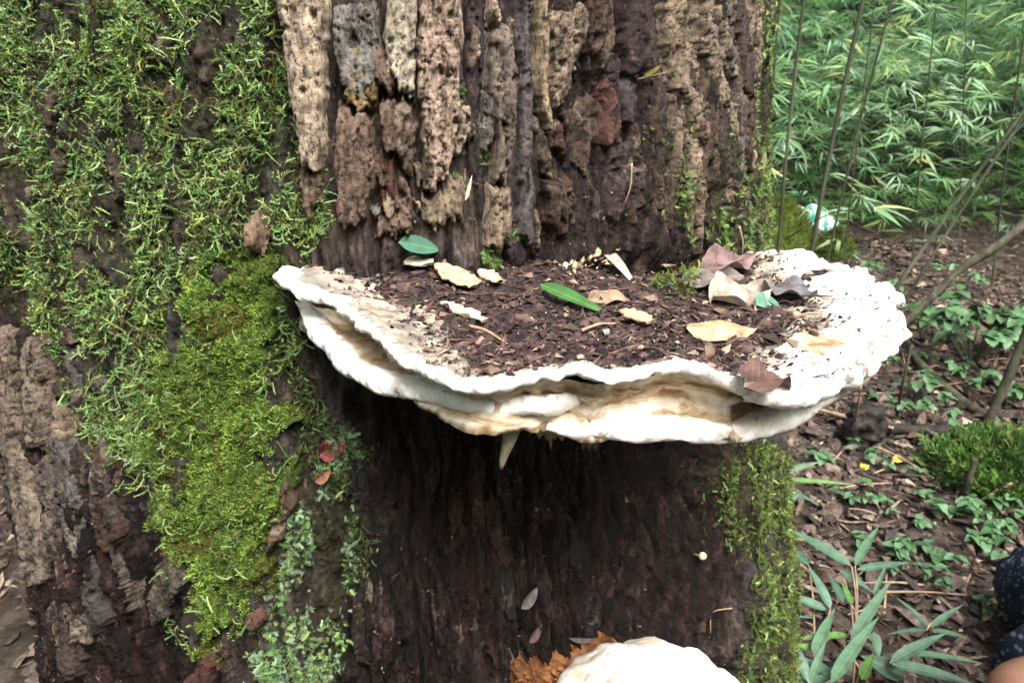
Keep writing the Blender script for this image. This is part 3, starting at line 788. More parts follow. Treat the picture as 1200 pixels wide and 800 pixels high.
# thick yellow-green cushion: a raised lumpy body with dense short shoots on it
pp = np.array(Z_CUSHION, float); cph, cz = hit(pp[:, 0], pp[:, 1]); cu = cph * 0.6
us = np.arange(cu.min() - 0.03, cu.max() + 0.03, 0.0032); zs = np.arange(cz.min() - 0.03, cz.max() + 0.03, 0.0032)
A, Z = np.meshgrid(us, zs, indexing='ij')
CW = lambda A, Z: sdist(A + 0.030 * fbm(A * 24, Z * 18, 3.0, 5, 0.65), Z + 0.030 * fbm(A * 22 + 40, Z * 18, 3.0, 4, 0.6), np.stack([cu, cz], -1))
def cush_h(A, Z):
    d = CW(A, Z); prof = sstep(-0.006, 0.012, d)
    lump = 0.007 + 0.007 * fbm(A * 26, Z * 16, 1.0, 3) + 0.005 * fbm(A * 90, Z * 70, 2.0, 3, 0.6)
    return d, r_smooth(A / 0.6, Z) + 0.004 + lump * prof - 0.02 * (1 - prof) + 0.006 * (surf_r(A / 0.6, Z) > r_smooth(A / 0.6, Z) + 0.006)
d, h = cush_h(A, Z)
V = trunk_pt(A / 0.6, Z, h).reshape(-1, 3); keep = (d > -0.008).reshape(-1)
F = grid_faces(len(us), len(zs)); F = F[keep[F].all(axis=1)]
used = np.unique(F); rm = -np.ones(len(V), int); rm[used] = np.arange(len(used))
cushion = empty('cushion_moss', tuple(V[used].mean(0)))
o0 = np.array(cushion.location)
tag(cushion, 'thick bright yellow green cushion moss covering the rounded buttress', 'moss', kind='stuff')
bc = np.tile(np.array([[0.040, 0.055, 0.011]]), (len(used), 1))
obj('moss_body', np_mesh('moss_body', V[used] - o0, [rm[F]], M['mossbase'], cols=bc), cushion)['kind'] = 'stuff'
n = 26000
su = RNG.uniform(cu.min(), cu.max(), n * 3); sz = RNG.uniform(cz.min(), cz.max(), n * 3)
d, h = cush_h(su, sz)
k = (RNG.random(len(su)) < sstep(-0.010, 0.006, d)) ; su, sz, h = su[k][:n], sz[k][:n], h[k][:n]
P = trunk_pt(su / 0.6, sz, h - 0.001); N = norm(trunk_normal(su / 0.6, sz) + np.array([0, 0, 0.35]) + RNG.normal(scale=0.3, size=P.shape))
m = len(P)
tone = fbm(su * 14, sz * 9, 5.0, 3)
c = palette(m, [(0.22, 0.33, 0.055), (0.30, 0.40, 0.09), (0.13, 0.21, 0.04), (0.17, 0.31, 0.08), (0.08, 0.075, 0.022)], (5, 4, 3, 2, 1)) * (1 + 0.6 * np.clip(tone, -.9, .9)[:, None])
c = np.where((fbm(su * 20, sz * 14, 11.0, 3) > .42)[:, None], c * [.75, .5, .55], c)
V, F, cl = strands(P - o0, N, RNG.uniform(0.003, 0.009, m), RNG.uniform(0.0005, 0.0009, m), np.clip(c, 0, 1), up=0.5, out=1.0, wander=0.5, k=3, curl=0.8, fat=1.6)
obj('moss_shoots', np_mesh('moss_shoots', V, F, M['moss'], cols=cl), cushion)['kind'] = 'stuff'

# ------------------------------------------------------------------ the big bracket fungus
OUT = [(398, 286, 0), (372, 287, 0), (348, 301, 0), (329, 311, .001), (326, 326, .001), (340, 339, 0), (366, 348, 0), (397, 360, 0), (432, 386, 0), (462, 412, 0), (489, 432, 0),
       (530, 449, 0), (570, 454, 0), (610, 449, .001), (640, 440, .003), (668, 432, .008), (696, 432, .010), (716, 441, .004), (745, 440, .002), (775, 433, .004), (805, 431, .004),
       (850, 444, 0), (880, 454, -.001), (915, 461, -.002), (950, 458, -.003), (985, 447, -.003), (1015, 431, -.003), (1040, 412, -.003), (1060, 393, -.002), (1063, 377, -.002),
       (1050, 360, 0), (1057, 347, 0), (1044, 337, 0), (1022, 330, 0), (1019, 316, .002), (988, 313, .004), (966, 303, .006), (935, 295, .008), (905, 294, .006)]
OA = np.array(OUT, float)
front3 = on_plane(OA[:, 0], OA[:, 1], ZS + OA[:, 2])
CEN = np.array([0.075, 0.86])
path = np.vstack([front3, [[0.36, 1.10, ZS - .03]], [[0.20, 1.25, ZS - .05]], [[-0.05, 1.20, ZS]], [[-0.20, 1.05, ZS]], front3[:1]])
OL = spline(path, 720)[:-1]
arc = np.concatenate([[0], np.cumsum(np.linalg.norm(np.diff(OL, axis=0), axis=1))])
oang = np.linspace(0, 1, len(OL))
opx, opy = proj(OL)
isfront = OL[:, 1] < 1.02
# lobes and scallops of the growing edge
nn_ = norm(np.gradient(OL[:, :2], axis=0)); nout = np.stack([nn_[:, 1], -nn_[:, 0]], -1)
sgn = np.sign(((OL[:, :2] - CEN) * nout).sum(1)); nout *= sgn[:, None]
scal = 0.0050 * fbm(arc * 24, 0 * arc, 2.0, 3) + 0.0026 * fbm(arc * 95, 0 * arc, 5.0, 3)
right = sstep(900, 1010, opx)
scal = scal + right * 0.004 * fbm(arc * 60, 0 * arc, 8.0, 2)
OL[:, :2] += nout * (scal * isfront)[:, None]
OL[:, 2] += 0.003 * fbm(arc * 18, 0 * arc, 3.0, 3) * isfront
thick = 0.011 + 0.003 * fbm(arc * 14, 0 * arc, 9.0, 2) + 0.010 * np.exp(-((opx - 950) / 60) ** 2) * (opy > 400) + 0.004 * right
w_white = 0.009 + 0.018 * sstep(420, 340, opx) + 0.048 * right + 0.010 * sstep(840, 940, opx)
w_crust = w_white + 0.008 + 0.075 * sstep(600, 370, opx) + 0.022 * sstep(800, 920, opx)

rr_t = np.concatenate([np.linspace(0, 0.55, 26), np.linspace(0.56, 0.84, 30), np.linspace(0.845, 0.985, 34)])
nS = len(OL)
dv = OL[:, :2] - CEN; dl = np.linalg.norm(dv, axis=1)
XYt = CEN + rr_t[None, :, None] * dv[:, None, :]
dist = (1 - rr_t)[None, :] * dl[:, None]
zrim = OL[:, 2][:, None]
soilm = sstep(-0.02, 0.03, dist - w_crust[:, None])
bowl = -0.020 * sstep(0.01, 0.13, dist)
ph_ = np.arctan2(XYt[..., 0] - AX, -(XYt[..., 1] - AY)); dtr = np.hypot(XYt[..., 0] - AX, XYt[..., 1] - AY) - r_smooth(ph_, ZS + 0 * ph_)
pile = 0.008 * np.exp(-np.maximum(dtr, 0) / 0.05) + 0.006 * fbm(XYt[..., 0] * 16, XYt[..., 1] * 16, 1.0, 3)
rough = 0.0025 * fbm(XYt[..., 0] * 55, XYt[..., 1] * 55, 2.0, 4, 0.6)
lumps = right[:, None] * 0.006 * fbm(XYt[..., 0] * 38, XYt[..., 1] * 38, 6.0, 3) * sstep(0.10, 0.02, dist)
Zt = zrim * rr_t[None, :] ** 2 + ZS * (1 - rr_t[None, :] ** 2) + bowl + pile * sstep(0.015, 0.08, dist) + rough * (0.5 + soilm) + lumps
Zt = Zt - 0.040 * sstep(0.88, 1.10, XYt[..., 1]) * sstep(-0.05, 0.15, XYt[..., 0]) * (0.4 + 0.6 * sstep(0.0, 0.10, dist))
rim_up = 0.0035 * sstep(0.03, 0.008, dist)
Zt = Zt + rim_up
top = np.concatenate([XYt, Zt[..., None]], -1)
# rolled lip
thl = np.linspace(R(80), R(-90), 12)
rad = thick / 2
lipw = np.maximum(rad * 1.1, 0.004)
zc0 = Zt[:, -1] - rad
inn = OL[:, :2] - norm(dv) * lipw[:, None]
lip = np.stack([np.concatenate([inn + norm(dv) * (lipw * math.cos(t))[:, None], (zc0 + rad * math.sin(t))[:, None]], -1) for t in thl], 1)
und = np.stack([np.concatenate([CEN + dv * (1 - f), (zc0 - rad * (1 - 0.0) + g)[:, None]], -1) for f, g in ((0.04, -0.0006), (0.08, -0.003), (0.2, -0.018))], 1)
cap = np.concatenate([top, lip, und], 1)
# knobbly flesh
nz = 0.0020 * fbm(cap[..., 0] * 70, cap[..., 1] * 70, cap[..., 2] * 70, 3, .6)
edge = np.concatenate([sstep(0.03, 0.0, dist), np.ones((nS, len(thl))), np.zeros((nS, 3))], 1)
cap[..., :2] += norm(dv)[:, None, :] * (nz * edge)[..., None]; cap[..., 2] += nz * edge
zwhite = np.concatenate([np.clip(0.5 + (w_white[:, None] - dist) / 0.022, 0, 1), np.ones((nS, len(thl) + 3))], 1)
zsoil = np.concatenate([soilm, np.zeros((nS, len(thl) + 3))], 1)
zspk = np.concatenate([np.repeat(0.25 + 0.75 * right[:, None], len(rr_t), 1), np.repeat(0.25 + 0.75 * right[:, None], len(thl) + 3, 1)], 1)
fung = empty('bracket_fungus', (CEN[0], CEN[1], ZS - 0.06))
FO = np.array(fung.location)
tag(fung, 'broad white-rimmed bracket fungus shelf jutting from the trunk, covered in dark debris', 'fungus')
obj('cap', np_mesh('cap', (cap - FO).reshape(-1, 3), [grid_faces(nS, cap.shape[1], wrap=True)], M['cap'], cols=np.stack([zwhite, zsoil, zspk], -1).reshape(-1, 3), colname='zone'), fung)

def cap_z(x, y):
    """height of the cap's top at a plan position"""
    v = np.array([x, y]) - CEN; l = np.hypot(*v)
    an = np.arctan2(dv[:, 1], dv[:, 0]); a = math.atan2(v[1], v[0])
    i = int(np.argmin(np.abs(np.angle(np.exp(1j * (an - a))))))
    return float(np.interp(l / dl[i], rr_t, Zt[i]))

def ledge(name, pts, th, depth, seed, white_in=0.02, lab=None):
    """a rounded shelf edge along pts (px, py, dz): nose in front, slab running inwards"""
    A_ = np.array(pts, float)
    P = on_plane(A_[:, 0], A_[:, 1], ZS + A_[:, 2]); P = spline(P, 260)
    ar = np.concatenate([[0], np.cumsum(np.linalg.norm(np.diff(P, axis=0), axis=1))]); u = ar / ar[-1]
    inw = norm(np.concatenate([CEN - P[:, :2], np.zeros((len(P), 1))], 1))
    P = P + inw * (0.004 * fbm(ar * 24 + seed, 0 * ar, seed, 3))[:, None]; P[:, 2] += 0.003 * fbm(ar * 16 + seed, 0 * ar, 1 + seed, 3)
    taper = np.sqrt(np.clip(np.minimum(u / 0.08, (1 - u) / 0.05), 0.02, 1))
    r_ = (np.interp(u, np.linspace(0, 1, len(th)), th) / 2) * taper * (1 + 0.25 * fbm(ar * 20, 0 * ar, seed, 2))
    rows, wh = [], []
    prof = [(depth, 1.0)] + [(f, 1.0) for f in (depth * .6, depth * .35, 0.02, 0.012)] 
    for f, s_ in prof: rows.append((f, s_)); wh.append(np.clip(0.5 + (white_in - f) / 0.02, 0, 1))
    for t in np.linspace(R(90), R(-90), 12): rows.append((None, t)); wh.append(1.0)
    for f in (0.02, depth * .5, depth): rows.append((f, -1.0)); wh.append(0.75)
    V = []
    for f, s_ in rows:
        if f is None: V.append(P + inw * (r_ * 0.9 * (1 - math.cos(s_)))[:, None] + np.array([0, 0, 1.0]) * (r_ * math.sin(s_))[:, None])
        else:
            fall = np.minimum(f, 1) 
            V.append(P + inw * np.maximum(f, r_ * 0.9)[:, None] + np.array([0, 0, 1.0]) * (r_ * s_ * (0.75 if s_ > 0 and f > 0.015 else 1.0))[:, None])
    V = np.stack(V, 1)
    nz = 0.0026 * fbm(V[..., 0] * 60 + seed, V[..., 1] * 60, V[..., 2] * 60, 4, .6)
    V = V + nz[..., None] * np.array([0, 0, 1.0]) - nz[..., None] * inw[:, None, :]
    W_ = np.broadcast_to(np.array(wh)[None, :], V.shape[:2]).reshape(-1, 1)
    o = obj(name, np_mesh(name, (V - FO).reshape(-1, 3), [grid_faces(V.shape[0], V.shape[1])], M['lip'], cols=np.repeat(W_, 3, 1), colname='white'), fung)
    return o
ledge('lower_lip', [(342, 354, -.018), (350, 368, -.032), (366, 396, -.048), (395, 428, -.052), (432, 448, -.049), (489, 465, -.040), (545, 476, -.034), (610, 481, -.033), (655, 475, -.032), (690, 464, -.031), (708, 460, -.030)],
      [0.012, 0.020, 0.021, 0.019, 0.018, 0.018, 0.018, 0.018, 0.016, 0.012], 0.075, 2.0, 0.022)
ledge('bottom_lip', [(640, 505, -.056), (662, 508, -.058), (700, 511, -.059), (745, 513, -.059), (800, 513, -.059), (850, 513, -.059), (900, 507, -.056), (935, 493, -.048), (965, 477, -.038), (1000, 455, -.024), (1030, 428, -.014), (1050, 404, -.010)],
      [0.012, 0.016, 0.018, 0.019, 0.018, 0.018, 0.018, 0.022, 0.024, 0.018, 0.012, 0.008], 0.08, 5.0, 0.024)
# inner flesh between the lips
f_core = isfront
zb = np.where(opx < 600, -0.044, -0.066) ; zb = np.interp(opx, [400, 600, 680, 950, 1060], [-0.050, -0.050, -0.064, -0.052, -0.012]); zb = np.where(opy < 350, np.maximum(zb, -0.05), zb)
rows = []
for ins, fz in ((0.018, 0.10), (0.024, 0.30), (0.034, 0.5), (0.032, 0.72), (0.024, 0.9), (0.022, 1.0), (0.06, 1.06), (0.14, 1.35), (0.24, 1.6)):
    q = CEN + dv * np.maximum(1 - ins * (1 + 1.3 * sstep(880, 950, opx) * (ins < .05)) / dl, 0.05)[:, None]
    wv = 0.006 * fbm(q[:, 0] * 30, q[:, 1] * 30, 3 * fz, 3) if 0.1 < fz < 1 else 0
    q = q + norm(dv) * np.reshape(wv, (-1, 1)) if np.ndim(wv) else q
    rows.append(np.concatenate([q, (np.minimum(OL[:, 2], ZS) - np.where((opy > 395) & (opx < 960) & (opx > 420), 0.003, 0.010) + zb * fz - 0.04 * sstep(0.86, 1.0, q[:, 1]))[:, None]], -1))
Vc = np.stack(rows, 1)
obj('inner_flesh', np_mesh('inner_flesh', (Vc - FO).reshape(-1, 3), [grid_faces(nS, Vc.shape[1], wrap=True)], M['core']), fung)
# hanging spike and ragged pore fringe under the shelf
pore = mat_tint('pore_fringe', 0.7, 0.3, 0.0, 60, 0.35, attr=False, color=(0.33, 0.29, 0.19))
sp = spline(at_depth(np.array([606, 602, 598, 594, 590, 587]), np.array([476, 494, 508, 522, 536, 549]), 0.622), 14)
V, F = tube(sp, np.array([0.022, 0.016, 0.0115, 0.009, 0.0078, 0.0072, 0.0066, 0.006, 0.0056, 0.005, 0.0046, 0.004, 0.003, 0.0012]), 10, 0.25, 60)
obj('hanging_spike', np_mesh('hanging_spike', V - FO, F, pore), fung)
for (cx, cy, w, hgt, yy) in ((648, 503, 24, 20, 0.66), (692, 520, 13, 9, 0.64)):
    xs = np.linspace(-1, 1, 15); low = hgt * (0.45 + 0.55 * np.abs(pn2(xs * 3.1 + cx, 0 * xs)) * 1.6) * (1 - 0.5 * xs ** 2)
    tp = at_depth(cx + xs * w, np.full(15, cy - 12.0), yy); bt = at_depth(cx + xs * w * 0.8, cy + low, yy); md = (tp + bt) / 2
    rows = [tp + [0, 0.03, 0], tp, md, bt, bt + [0, 0.006, 0.001], md + [0, 0.014, 0], tp + [0, 0.03, 0]]
    V = np.stack(rows, 0); V[..., 1] += 0.004 * np.sin(xs * 9)[None, :]
    obj('pore_fringe', np_mesh('pore_fringe', (V - FO).reshape(-1, 3), [grid_faces(7, 15)], pore), fung)

# ------------------------------------------------------------------ the second bracket below
sb = empty('small_bracket_fungus', (0.20, 0.92, 0.50))
SO = np.array(sb.location)
tag(sb, 'creamy white domed bracket fungus low on the trunk beside the orange rotten wood', 'fungus')
a = np.linspace(0, 2 * np.pi, 160, endpoint=False); rr = np.linspace(0, 1, 50)
cen2 = np.array([0.200, 0.845]); ax2 = (0.155, 0.160)
rad2 = 1 + 0.05 * fbm(np.cos(a) * 2.2, np.sin(a) * 2.2, 4.0, 3)
X = cen2[0] + ax2[0] * rr[None] * (np.cos(a) * rad2)[:, None]; Y = cen2[1] + ax2[1] * rr[None] * (np.sin(a) * rad2)[:, None]
Zd = 0.462 + 0.070 * np.sqrt(np.clip(1 - rr[None] ** 2.4, 0, 1)) + 0.05 * (Y - cen2[1]) + 0.006 * fbm(X * 20, Y * 20, 1.0, 4) + 0.003 * np.abs(pn(X * 40, Y * 40, 3))
tp = np.stack([X, Y, Zd], -1)
un = np.stack([np.stack([cen2[0] + (X[:, -1] - cen2[0]) * f, cen2[1] + (Y[:, -1] - cen2[1]) * f, Zd[:, -1] - g], -1) for f, g in ((1.01, .008), (0.99, .018), (0.9, .024), (0.5, .04), (0.0, .05))], 1)
V = np.concatenate([tp, un], 1)
q = NT('small_bracket_flesh'); ci = q.coord(); n1 = q.noise(ci, 24, 6, .6); n2 = q.noise(ci, 150, 4, .65)
c = q.ramp(n1, [(0.35, (0.82, 0.79, 0.73)), (0.52, (0.84, 0.80, 0.73)), (0.62, (0.62, 0.52, 0.38)), (0.75, (0.50, 0.40, 0.28))])
c = q.mix(q.ramp(n2, [(0.35, 0.5), (0.5, 0.0)]), c, (0.66, 0.58, 0.46)); q.col(c); q.rough(.8, .25); q.bump(q.math('ADD', n1, n2), .5, .003)
obj('cap', np_mesh('cap', (V - SO).reshape(-1, 3), [grid_faces(160, V.shape[1], wrap=True)], q.m), sb)

# ------------------------------------------------------------------ ground
def ground_z(x, y):
    x = np.asarray(x, float); y = np.asarray(y, float)
    z = 0.05 * fbm(x * 0.9, y * 0.9, 2.0, 3) + 0.012 * fbm(x * 6, y * 6, 4.0, 3)
    r = np.hypot(x, y - 1.5)
    z = z * sstep(0.3, 2.0, r) * 1.0
    z = z + 0.34 * np.maximum(y - 5.6, 0) * sstep(5.6, 9, y) + 0.20 * np.maximum(np.abs(x) - 5, 0) + 0.20 * np.maximum(-y - 5, 0)
    z = z + 0.10 * np.exp(-(((x + 1.05) / 0.35) ** 2 + ((y - 1.7) / 0.5) ** 2))
    return np.minimum(z, 6.4 + 0 * z)
gx = np.concatenate([np.linspace(-90, -6, 26)[:-1], np.linspace(-6, 6, 170), np.linspace(6, 90, 26)[1:]])
gy = np.concatenate([np.linspace(-90, -3, 26)[:-1], np.linspace(-3, 9, 170), np.linspace(9, 90, 26)[1:]])
GX, GY = np.meshgrid(gx, gy, indexing='ij')
ground = obj('ground', np_mesh('ground', np.stack([GX, GY, ground_z(GX, GY)], -1).reshape(-1, 3), [grid_faces(len(gx), len(gy))], M['ground']))
ground['kind'] = 'structure'

def on_ground(px, py):
    P = on_plane(px, py, 0.0 * np.asarray(px, float))
    for _ in range(8): P = on_plane(px, py, ground_z(P[..., 0], P[..., 1]))
    return P

# ------------------------------------------------------------------ leaves
def leaf_arr(L, W, nseg=7, fold=0.25, bend=0.3, twist=0.0, kind='lance', wav=0.0, cross=1, seed=0, ragged=0.0):
    """blade along +X from the origin, face up +Z; 2*cross+1 vertices across"""
    rng = np.random.default_rng(seed)
    t = np.linspace(0, 1, nseg + 1)
    if kind == 'lance': w = np.sin(np.pi * np.clip(t, 0, 1) ** 0.62) ** 0.8 * (1 - 0.15 * t)
    elif kind == 'ovate': w = np.sin(np.pi * t ** 0.75) ** 0.75
    elif kind == 'heart': w = np.sin(np.pi * (0.08 + 0.92 * t) ** 0.6) ** 0.7
    else: w = np.sin(np.pi * (0.06 + 0.9 * t)) ** 0.4
    w = np.maximum(w, 0.03) * W / 2
    w = w * (1 + ragged * rng.uniform(-1, 1, len(t)))
    ang = bend * t ** 1.3
    x = np.concatenate([[0], np.cumsum(np.cos(ang[1:]) * L / nseg)]); z = np.concatenate([[0], np.cumsum(-np.sin(ang[1:]) * L / nseg)])
    s = np.linspace(-1, 1, 2 * cross + 1)
    V = np.zeros((nseg + 1, len(s), 3))
    for j, a in enumerate(s):
        V[:, j, 0] = x; V[:, j, 1] = a * w
        V[:, j, 2] = z + fold * abs(a) * w + wav * W * np.sin(t * 9 + a * 2.5 + seed) * abs(a) * 0.5
    tw = twist * t
    y_, z_ = V[..., 1].copy(), V[..., 2].copy() - z[:, None]
    V[..., 1] = y_ * np.cos(tw)[:, None] - z_ * np.sin(tw)[:, None]; V[..., 2] = z[:, None] + y_ * np.sin(tw)[:, None] + z_ * np.cos(tw)[:, None]
    return V.reshape(-1, 3), grid_faces(nseg + 1, len(s))

def leaf_mesh(name, col, mat, **kw):
    V, F = leaf_arr(**kw)
    return np_mesh(name, V, [F], mat, cols=np.tile(np.array([col]), (len(V), 1)))

def frame(p, d, up=(0, 0, 1)):
    d = Vector(d).normalized(); u = Vector(up); y = u.cross(d)
    if y.length < 1e-4: y = Vector((0, 1, 0))
    y.normalize(); z = d.cross(y)
    return Matrix(((d.x, y.x, z.x, p[0]), (d.y, y.y, z.y, p[1]), (d.z, y.z, z.z, p[2]), (0, 0, 0, 1)))

def thing_leaf(name, label, cat, p0, p1, W, col, mat, up=(0, 0, 1), group=None, **kw):
    """a single leaf or chip lying from p0 to p1"""
    d = np.array(p1) - np.array(p0); L = float(np.linalg.norm(d))
    me = leaf_mesh(name, col, mat, L=L, W=W, **kw)
    o = obj(name, me, mat4=frame(p0, d, up))
    return tag(o, label, cat, group)

def on_cap(px, py, off=0.004):
    P = on_plane(np.array([float(px)]), np.array([float(py)]), np.array([ZS]))[0]
    for _ in range(4):
        z = cap_z(P[0], P[1])
        P = on_plane(np.array([float(px)]), np.array([float(py)]), np.array([z + off]))[0]
    return P

# ------------------------------------------------------------------ crumbled soil on the bracket
def chips(P, size, col, rng=RNG, flat=0.5, aspect=2.2):
    """irregular little flakes (bent four-cornered pieces with a raised middle)"""
    n = len(P)
    a = rng.uniform(0, 2 * np.pi, n)
    d = np.stack([np.cos(a), np.sin(a), rng.normal(scale=flat, size=n)], -1); d = norm(d)
    s = norm(np.cross(d, rng.normal(scale=flat, size=(n, 3)) + np.array([0, 0, 1.0]))); u = np.cross(d, s) * -1
    L = size[:, None]; W = L / rng.uniform(1.1, aspect, (n, 1))
    j = lambda: rng.uniform(0.6, 1.2, (n, 1))
    V = np.stack([P - d * L * j() / 2, P - s * W * j() / 2 + u * W * 0.1, P + d * L * j() / 2, P + s * W * j() / 2, P + u * W * rng.uniform(0.1, 0.55, (n, 1))], 1)
    t = np.array([[0, 1, 4], [1, 2, 4], [2, 3, 4], [3, 0, 4]])
    F = (np.arange(n)[:, None, None] * 5 + t[None]).reshape(-1, 3)
    return V.reshape(-1, 3), F, np.repeat(col, 5, axis=0)

i_s = RNG.integers(0, nS, 36000); tt = np.sqrt(RNG.random(36000)) * 0.97
xy = CEN + tt[:, None] * dv[i_s]
dd = (1 - tt) * dl[i_s]
zz = np.array([np.interp(t, rr_t, Zt[i]) for t, i in zip(tt, i_s)])
phc = np.arctan2(xy[:, 0] - AX, -(xy[:, 1] - AY)); outside = np.hypot(xy[:, 0] - AX, xy[:, 1] - AY) > r_smooth(phc, ZS + 0 * phc) - 0.01
keepp = (RNG.random(len(tt)) < 0.01 + sstep(-0.055, 0.03, dd - w_crust[i_s] * 0.9) * (0.35 + 0.65 * sstep(-0.3, 0.3, fbm(xy[:, 0] * 25, xy[:, 1] * 25, 9.0, 3)))) & outside
P = np.concatenate([xy, zz[:, None] + 0.0012], -1)[keepp]
c = palette(len(P), [(0.011, 0.0065, 0.0075), (0.022, 0.013, 0.0135), (0.046, 0.027, 0.025), (0.17, 0.11, 0.085), (0.36, 0.28, 0.21), (0.10, 0.036, 0.028)], (10, 7, 3.5, 1.3, 0.7, 1.5))
sz_ = RNG.gamma(1.1, 0.0024, len(P)) + 0.0014
V, F, cl = chips(P, sz_, c, flat=0.45, aspect=3.2)
nf_ = 1500; pick = RNG.choice(len(P), nf_)
V2, F2, cl2 = chips(P[pick] + [0, 0, .001], RNG.gamma(3, .0035, nf_) + .006, palette(nf_, [(0.05, 0.03, 0.025), (0.12, 0.075, 0.055), (0.26, 0.18, 0.13)], (4, 3, 1)), flat=.25, aspect=12)
F = np.vstack([F, F2 + len(V)]); V = np.vstack([V, V2]); cl = np.vstack([cl, cl2])
o = obj('crumbled_debris', np_mesh('crumbled_debris', V, [F], M['chip'], smooth=False, cols=cl))
tag(o, 'dark crumbled bark and soil covering the top of the big bracket', 'debris', kind='stuff')

# leaves, chips and twigs lying on the bracket
def cap_leaf(name, label, cat, a, b, W, col, mat, lift=0.004, lift2=None, **kw):
    p0 = on_cap(*a, lift); p1 = on_cap(*b, lift if lift2 is None else lift2)
    return thing_leaf(name, label, cat, p0, p1, W, col, mat, **kw)
cap_leaf('bamboo_leaf', 'slender fresh green bamboo leaf lying on the dark debris of the big bracket', 'leaf', (633, 333), (716, 366), 0.019, (0.045, 0.17, 0.035), M['leaf'], 0.012, 0.005, nseg=12, fold=0.25, bend=0.12, cross=2, up=(0.05, -0.5, 1))
thing_leaf('bamboo_leaf', 'short blue green leaf piece resting against the bark at the back of the bracket', 'leaf', on_plane(np.array([467.]), np.array([284.]), np.array([1.160]))[0], on_plane(np.array([518.]), np.array([291.]), np.array([1.148]))[0], 0.024, (0.04, 0.14, 0.085), M['leaf'], nseg=8, fold=0.2, bend=0.2, up=(0, -1.0, 1), kind='ovate')
cap_leaf('leaf_scrap', 'small teal green leaf scrap beside the crumpled beige leaf', 'leaf', (886, 357), (915, 350), 0.026, (0.13, 0.30, 0.21), M['leaf'], 0.008, 0.008, nseg=6, kind='ovate', up=(0, -.6, 1))
cap_leaf('dry_leaf', 'flat light tan dry leaf lying in the middle of the debris', 'leaf', (805, 383), (886, 388), 0.036, (0.44, 0.27, 0.15), M['dead'], 0.008, 0.006, nseg=12, fold=-0.2, bend=-0.1, wav=0.12, cross=2, kind='ovate', up=(0, -.25, 1))
cap_leaf('crumpled_leaf', 'crumpled pale beige dead leaf with curled edges on the bracket', 'leaf', (834, 352), (908, 336), 0.058, (0.36, 0.29, 0.23), M['dead'], 0.008, 0.012, nseg=22, fold=0.25, bend=0.15, wav=0.38, cross=5, kind='ovate', ragged=0.10, seed=3, up=(0.1, -.2, 1))
cap_leaf('crumpled_leaf', 'purplish brown curled dead leaf leaning against the trunk above the beige leaf', 'leaf', (826, 318), (886, 294), 0.045, (0.17, 0.105, 0.10), M['dead'], 0.008, 0.012, nseg=22, fold=0.35, bend=0.2, wav=0.4, cross=5, kind='ovate', ragged=0.10, seed=8, up=(-0.2, -.4, 1))
cap_leaf('curled_leaf', 'dark grey curled leaf strip lying under the purplish leaf', 'leaf', (800, 332), (872, 318), 0.030, (0.12, 0.10, 0.09), M['dead'], 0.008, 0.014, nseg=10, fold=0.6, bend=0.25, wav=0.3, cross=2, kind='ovate', ragged=.1, seed=5, up=(0, -.6, 1))
cap_leaf('dry_leaf', 'brown dead leaf lying by the pale crust of the bracket rim', 'leaf', (872, 450), (924, 438), 0.045, (0.10, 0.055, 0.045), M['dead'], 0.004, 0.006, nseg=10, fold=0.3, wav=0.3, cross=2, kind='ovate', seed=6)
cap_leaf('dry_leaf', 'slate grey leaf lying flat beside the white lumpy rim', 'leaf', (902, 335), (952, 345), 0.045, (0.10, 0.095, 0.10), M['dead'], 0.006, 0.006, nseg=10, fold=0.3, wav=0.3, cross=2, kind='round', seed=9)
cap_leaf('dry_leaf', 'folded tan leaf piece lying beyond the green bamboo leaf', 'leaf', (688, 352), (738, 346), 0.022, (0.24, 0.155, 0.10), M['dead'], 0.006, 0.008, nseg=10, fold=0.5, wav=0.3, cross=2, kind='ovate', seed=11, up=(0, -.5, 1))
cap_leaf('pale_leaf', 'narrow pale cream dead leaf lying on the wood shavings', 'leaf', (702, 290), (746, 320), 0.017, (0.52, 0.43, 0.31), M['dead'], 0.028, 0.010, nseg=10, fold=0.4, bend=0.2, cross=2, seed=12, up=(0, -.8, 1))

def slab_thing(name, label, cat, a, b, W, T, col, lift=0.004, seed=0.0):
    """an irregular chip of bark with thickness"""
    p0, p1 = on_cap(*a, lift), on_cap(*b, lift)
    d = p1 - p0; L = np.linalg.norm(d); ux = d / L; uy = norm(np.cross([0, 0, 1.0], ux)); uz = np.cross(ux, uy)
    t = np.linspace(0, 1, 14); th = np.linspace(0, 2 * np.pi, 12, endpoint=False)
    pr = (np.sin(np.pi * np.clip(0.04 + 0.92 * t, 0, 1)) ** 0.45)
    V = (p0 + ux * (t * L)[:, None])[:, None, :] + (uy * 1.0)[None, None] * (np.sign(np.cos(th)) * np.abs(np.cos(th)) ** 0.6)[None, :, None] * (W / 2 * pr * (1 + 0.3 * fbm(t * 2.5 + seed, 0 * t, seed, 2)))[:, None, None] + uz[None, None] * (np.sin(th)[None, :, None] * (T / 3.2 * pr)[:, None, None] + T / 3.2)
    V = V + (0.0022 * fbm(V[..., 0] * 170 + seed, V[..., 1] * 170, V[..., 2] * 170, 4, .7))[..., None] * (uz * .8 + uy + ux)
    n = 12; ii = np.arange(13)[:, None] * n; j = np.arange(n)[None]; j2 = (j + 1) % n
    F = np.stack([ii + j, ii + j2, ii + n + j2, ii + n + j], -1).reshape(-1, 4)
    cc = np.tile(np.array([col]), (14 * n, 1)) * (1 + 0.3 * RNG.uniform(-1, 1, (14 * n, 1)))
    o = obj(name, np_mesh(name, V.reshape(-1, 3) - p0, [F], M['chip'], cols=np.clip(cc, 0, 1)), loc=p0)
    return tag(o, label, cat)
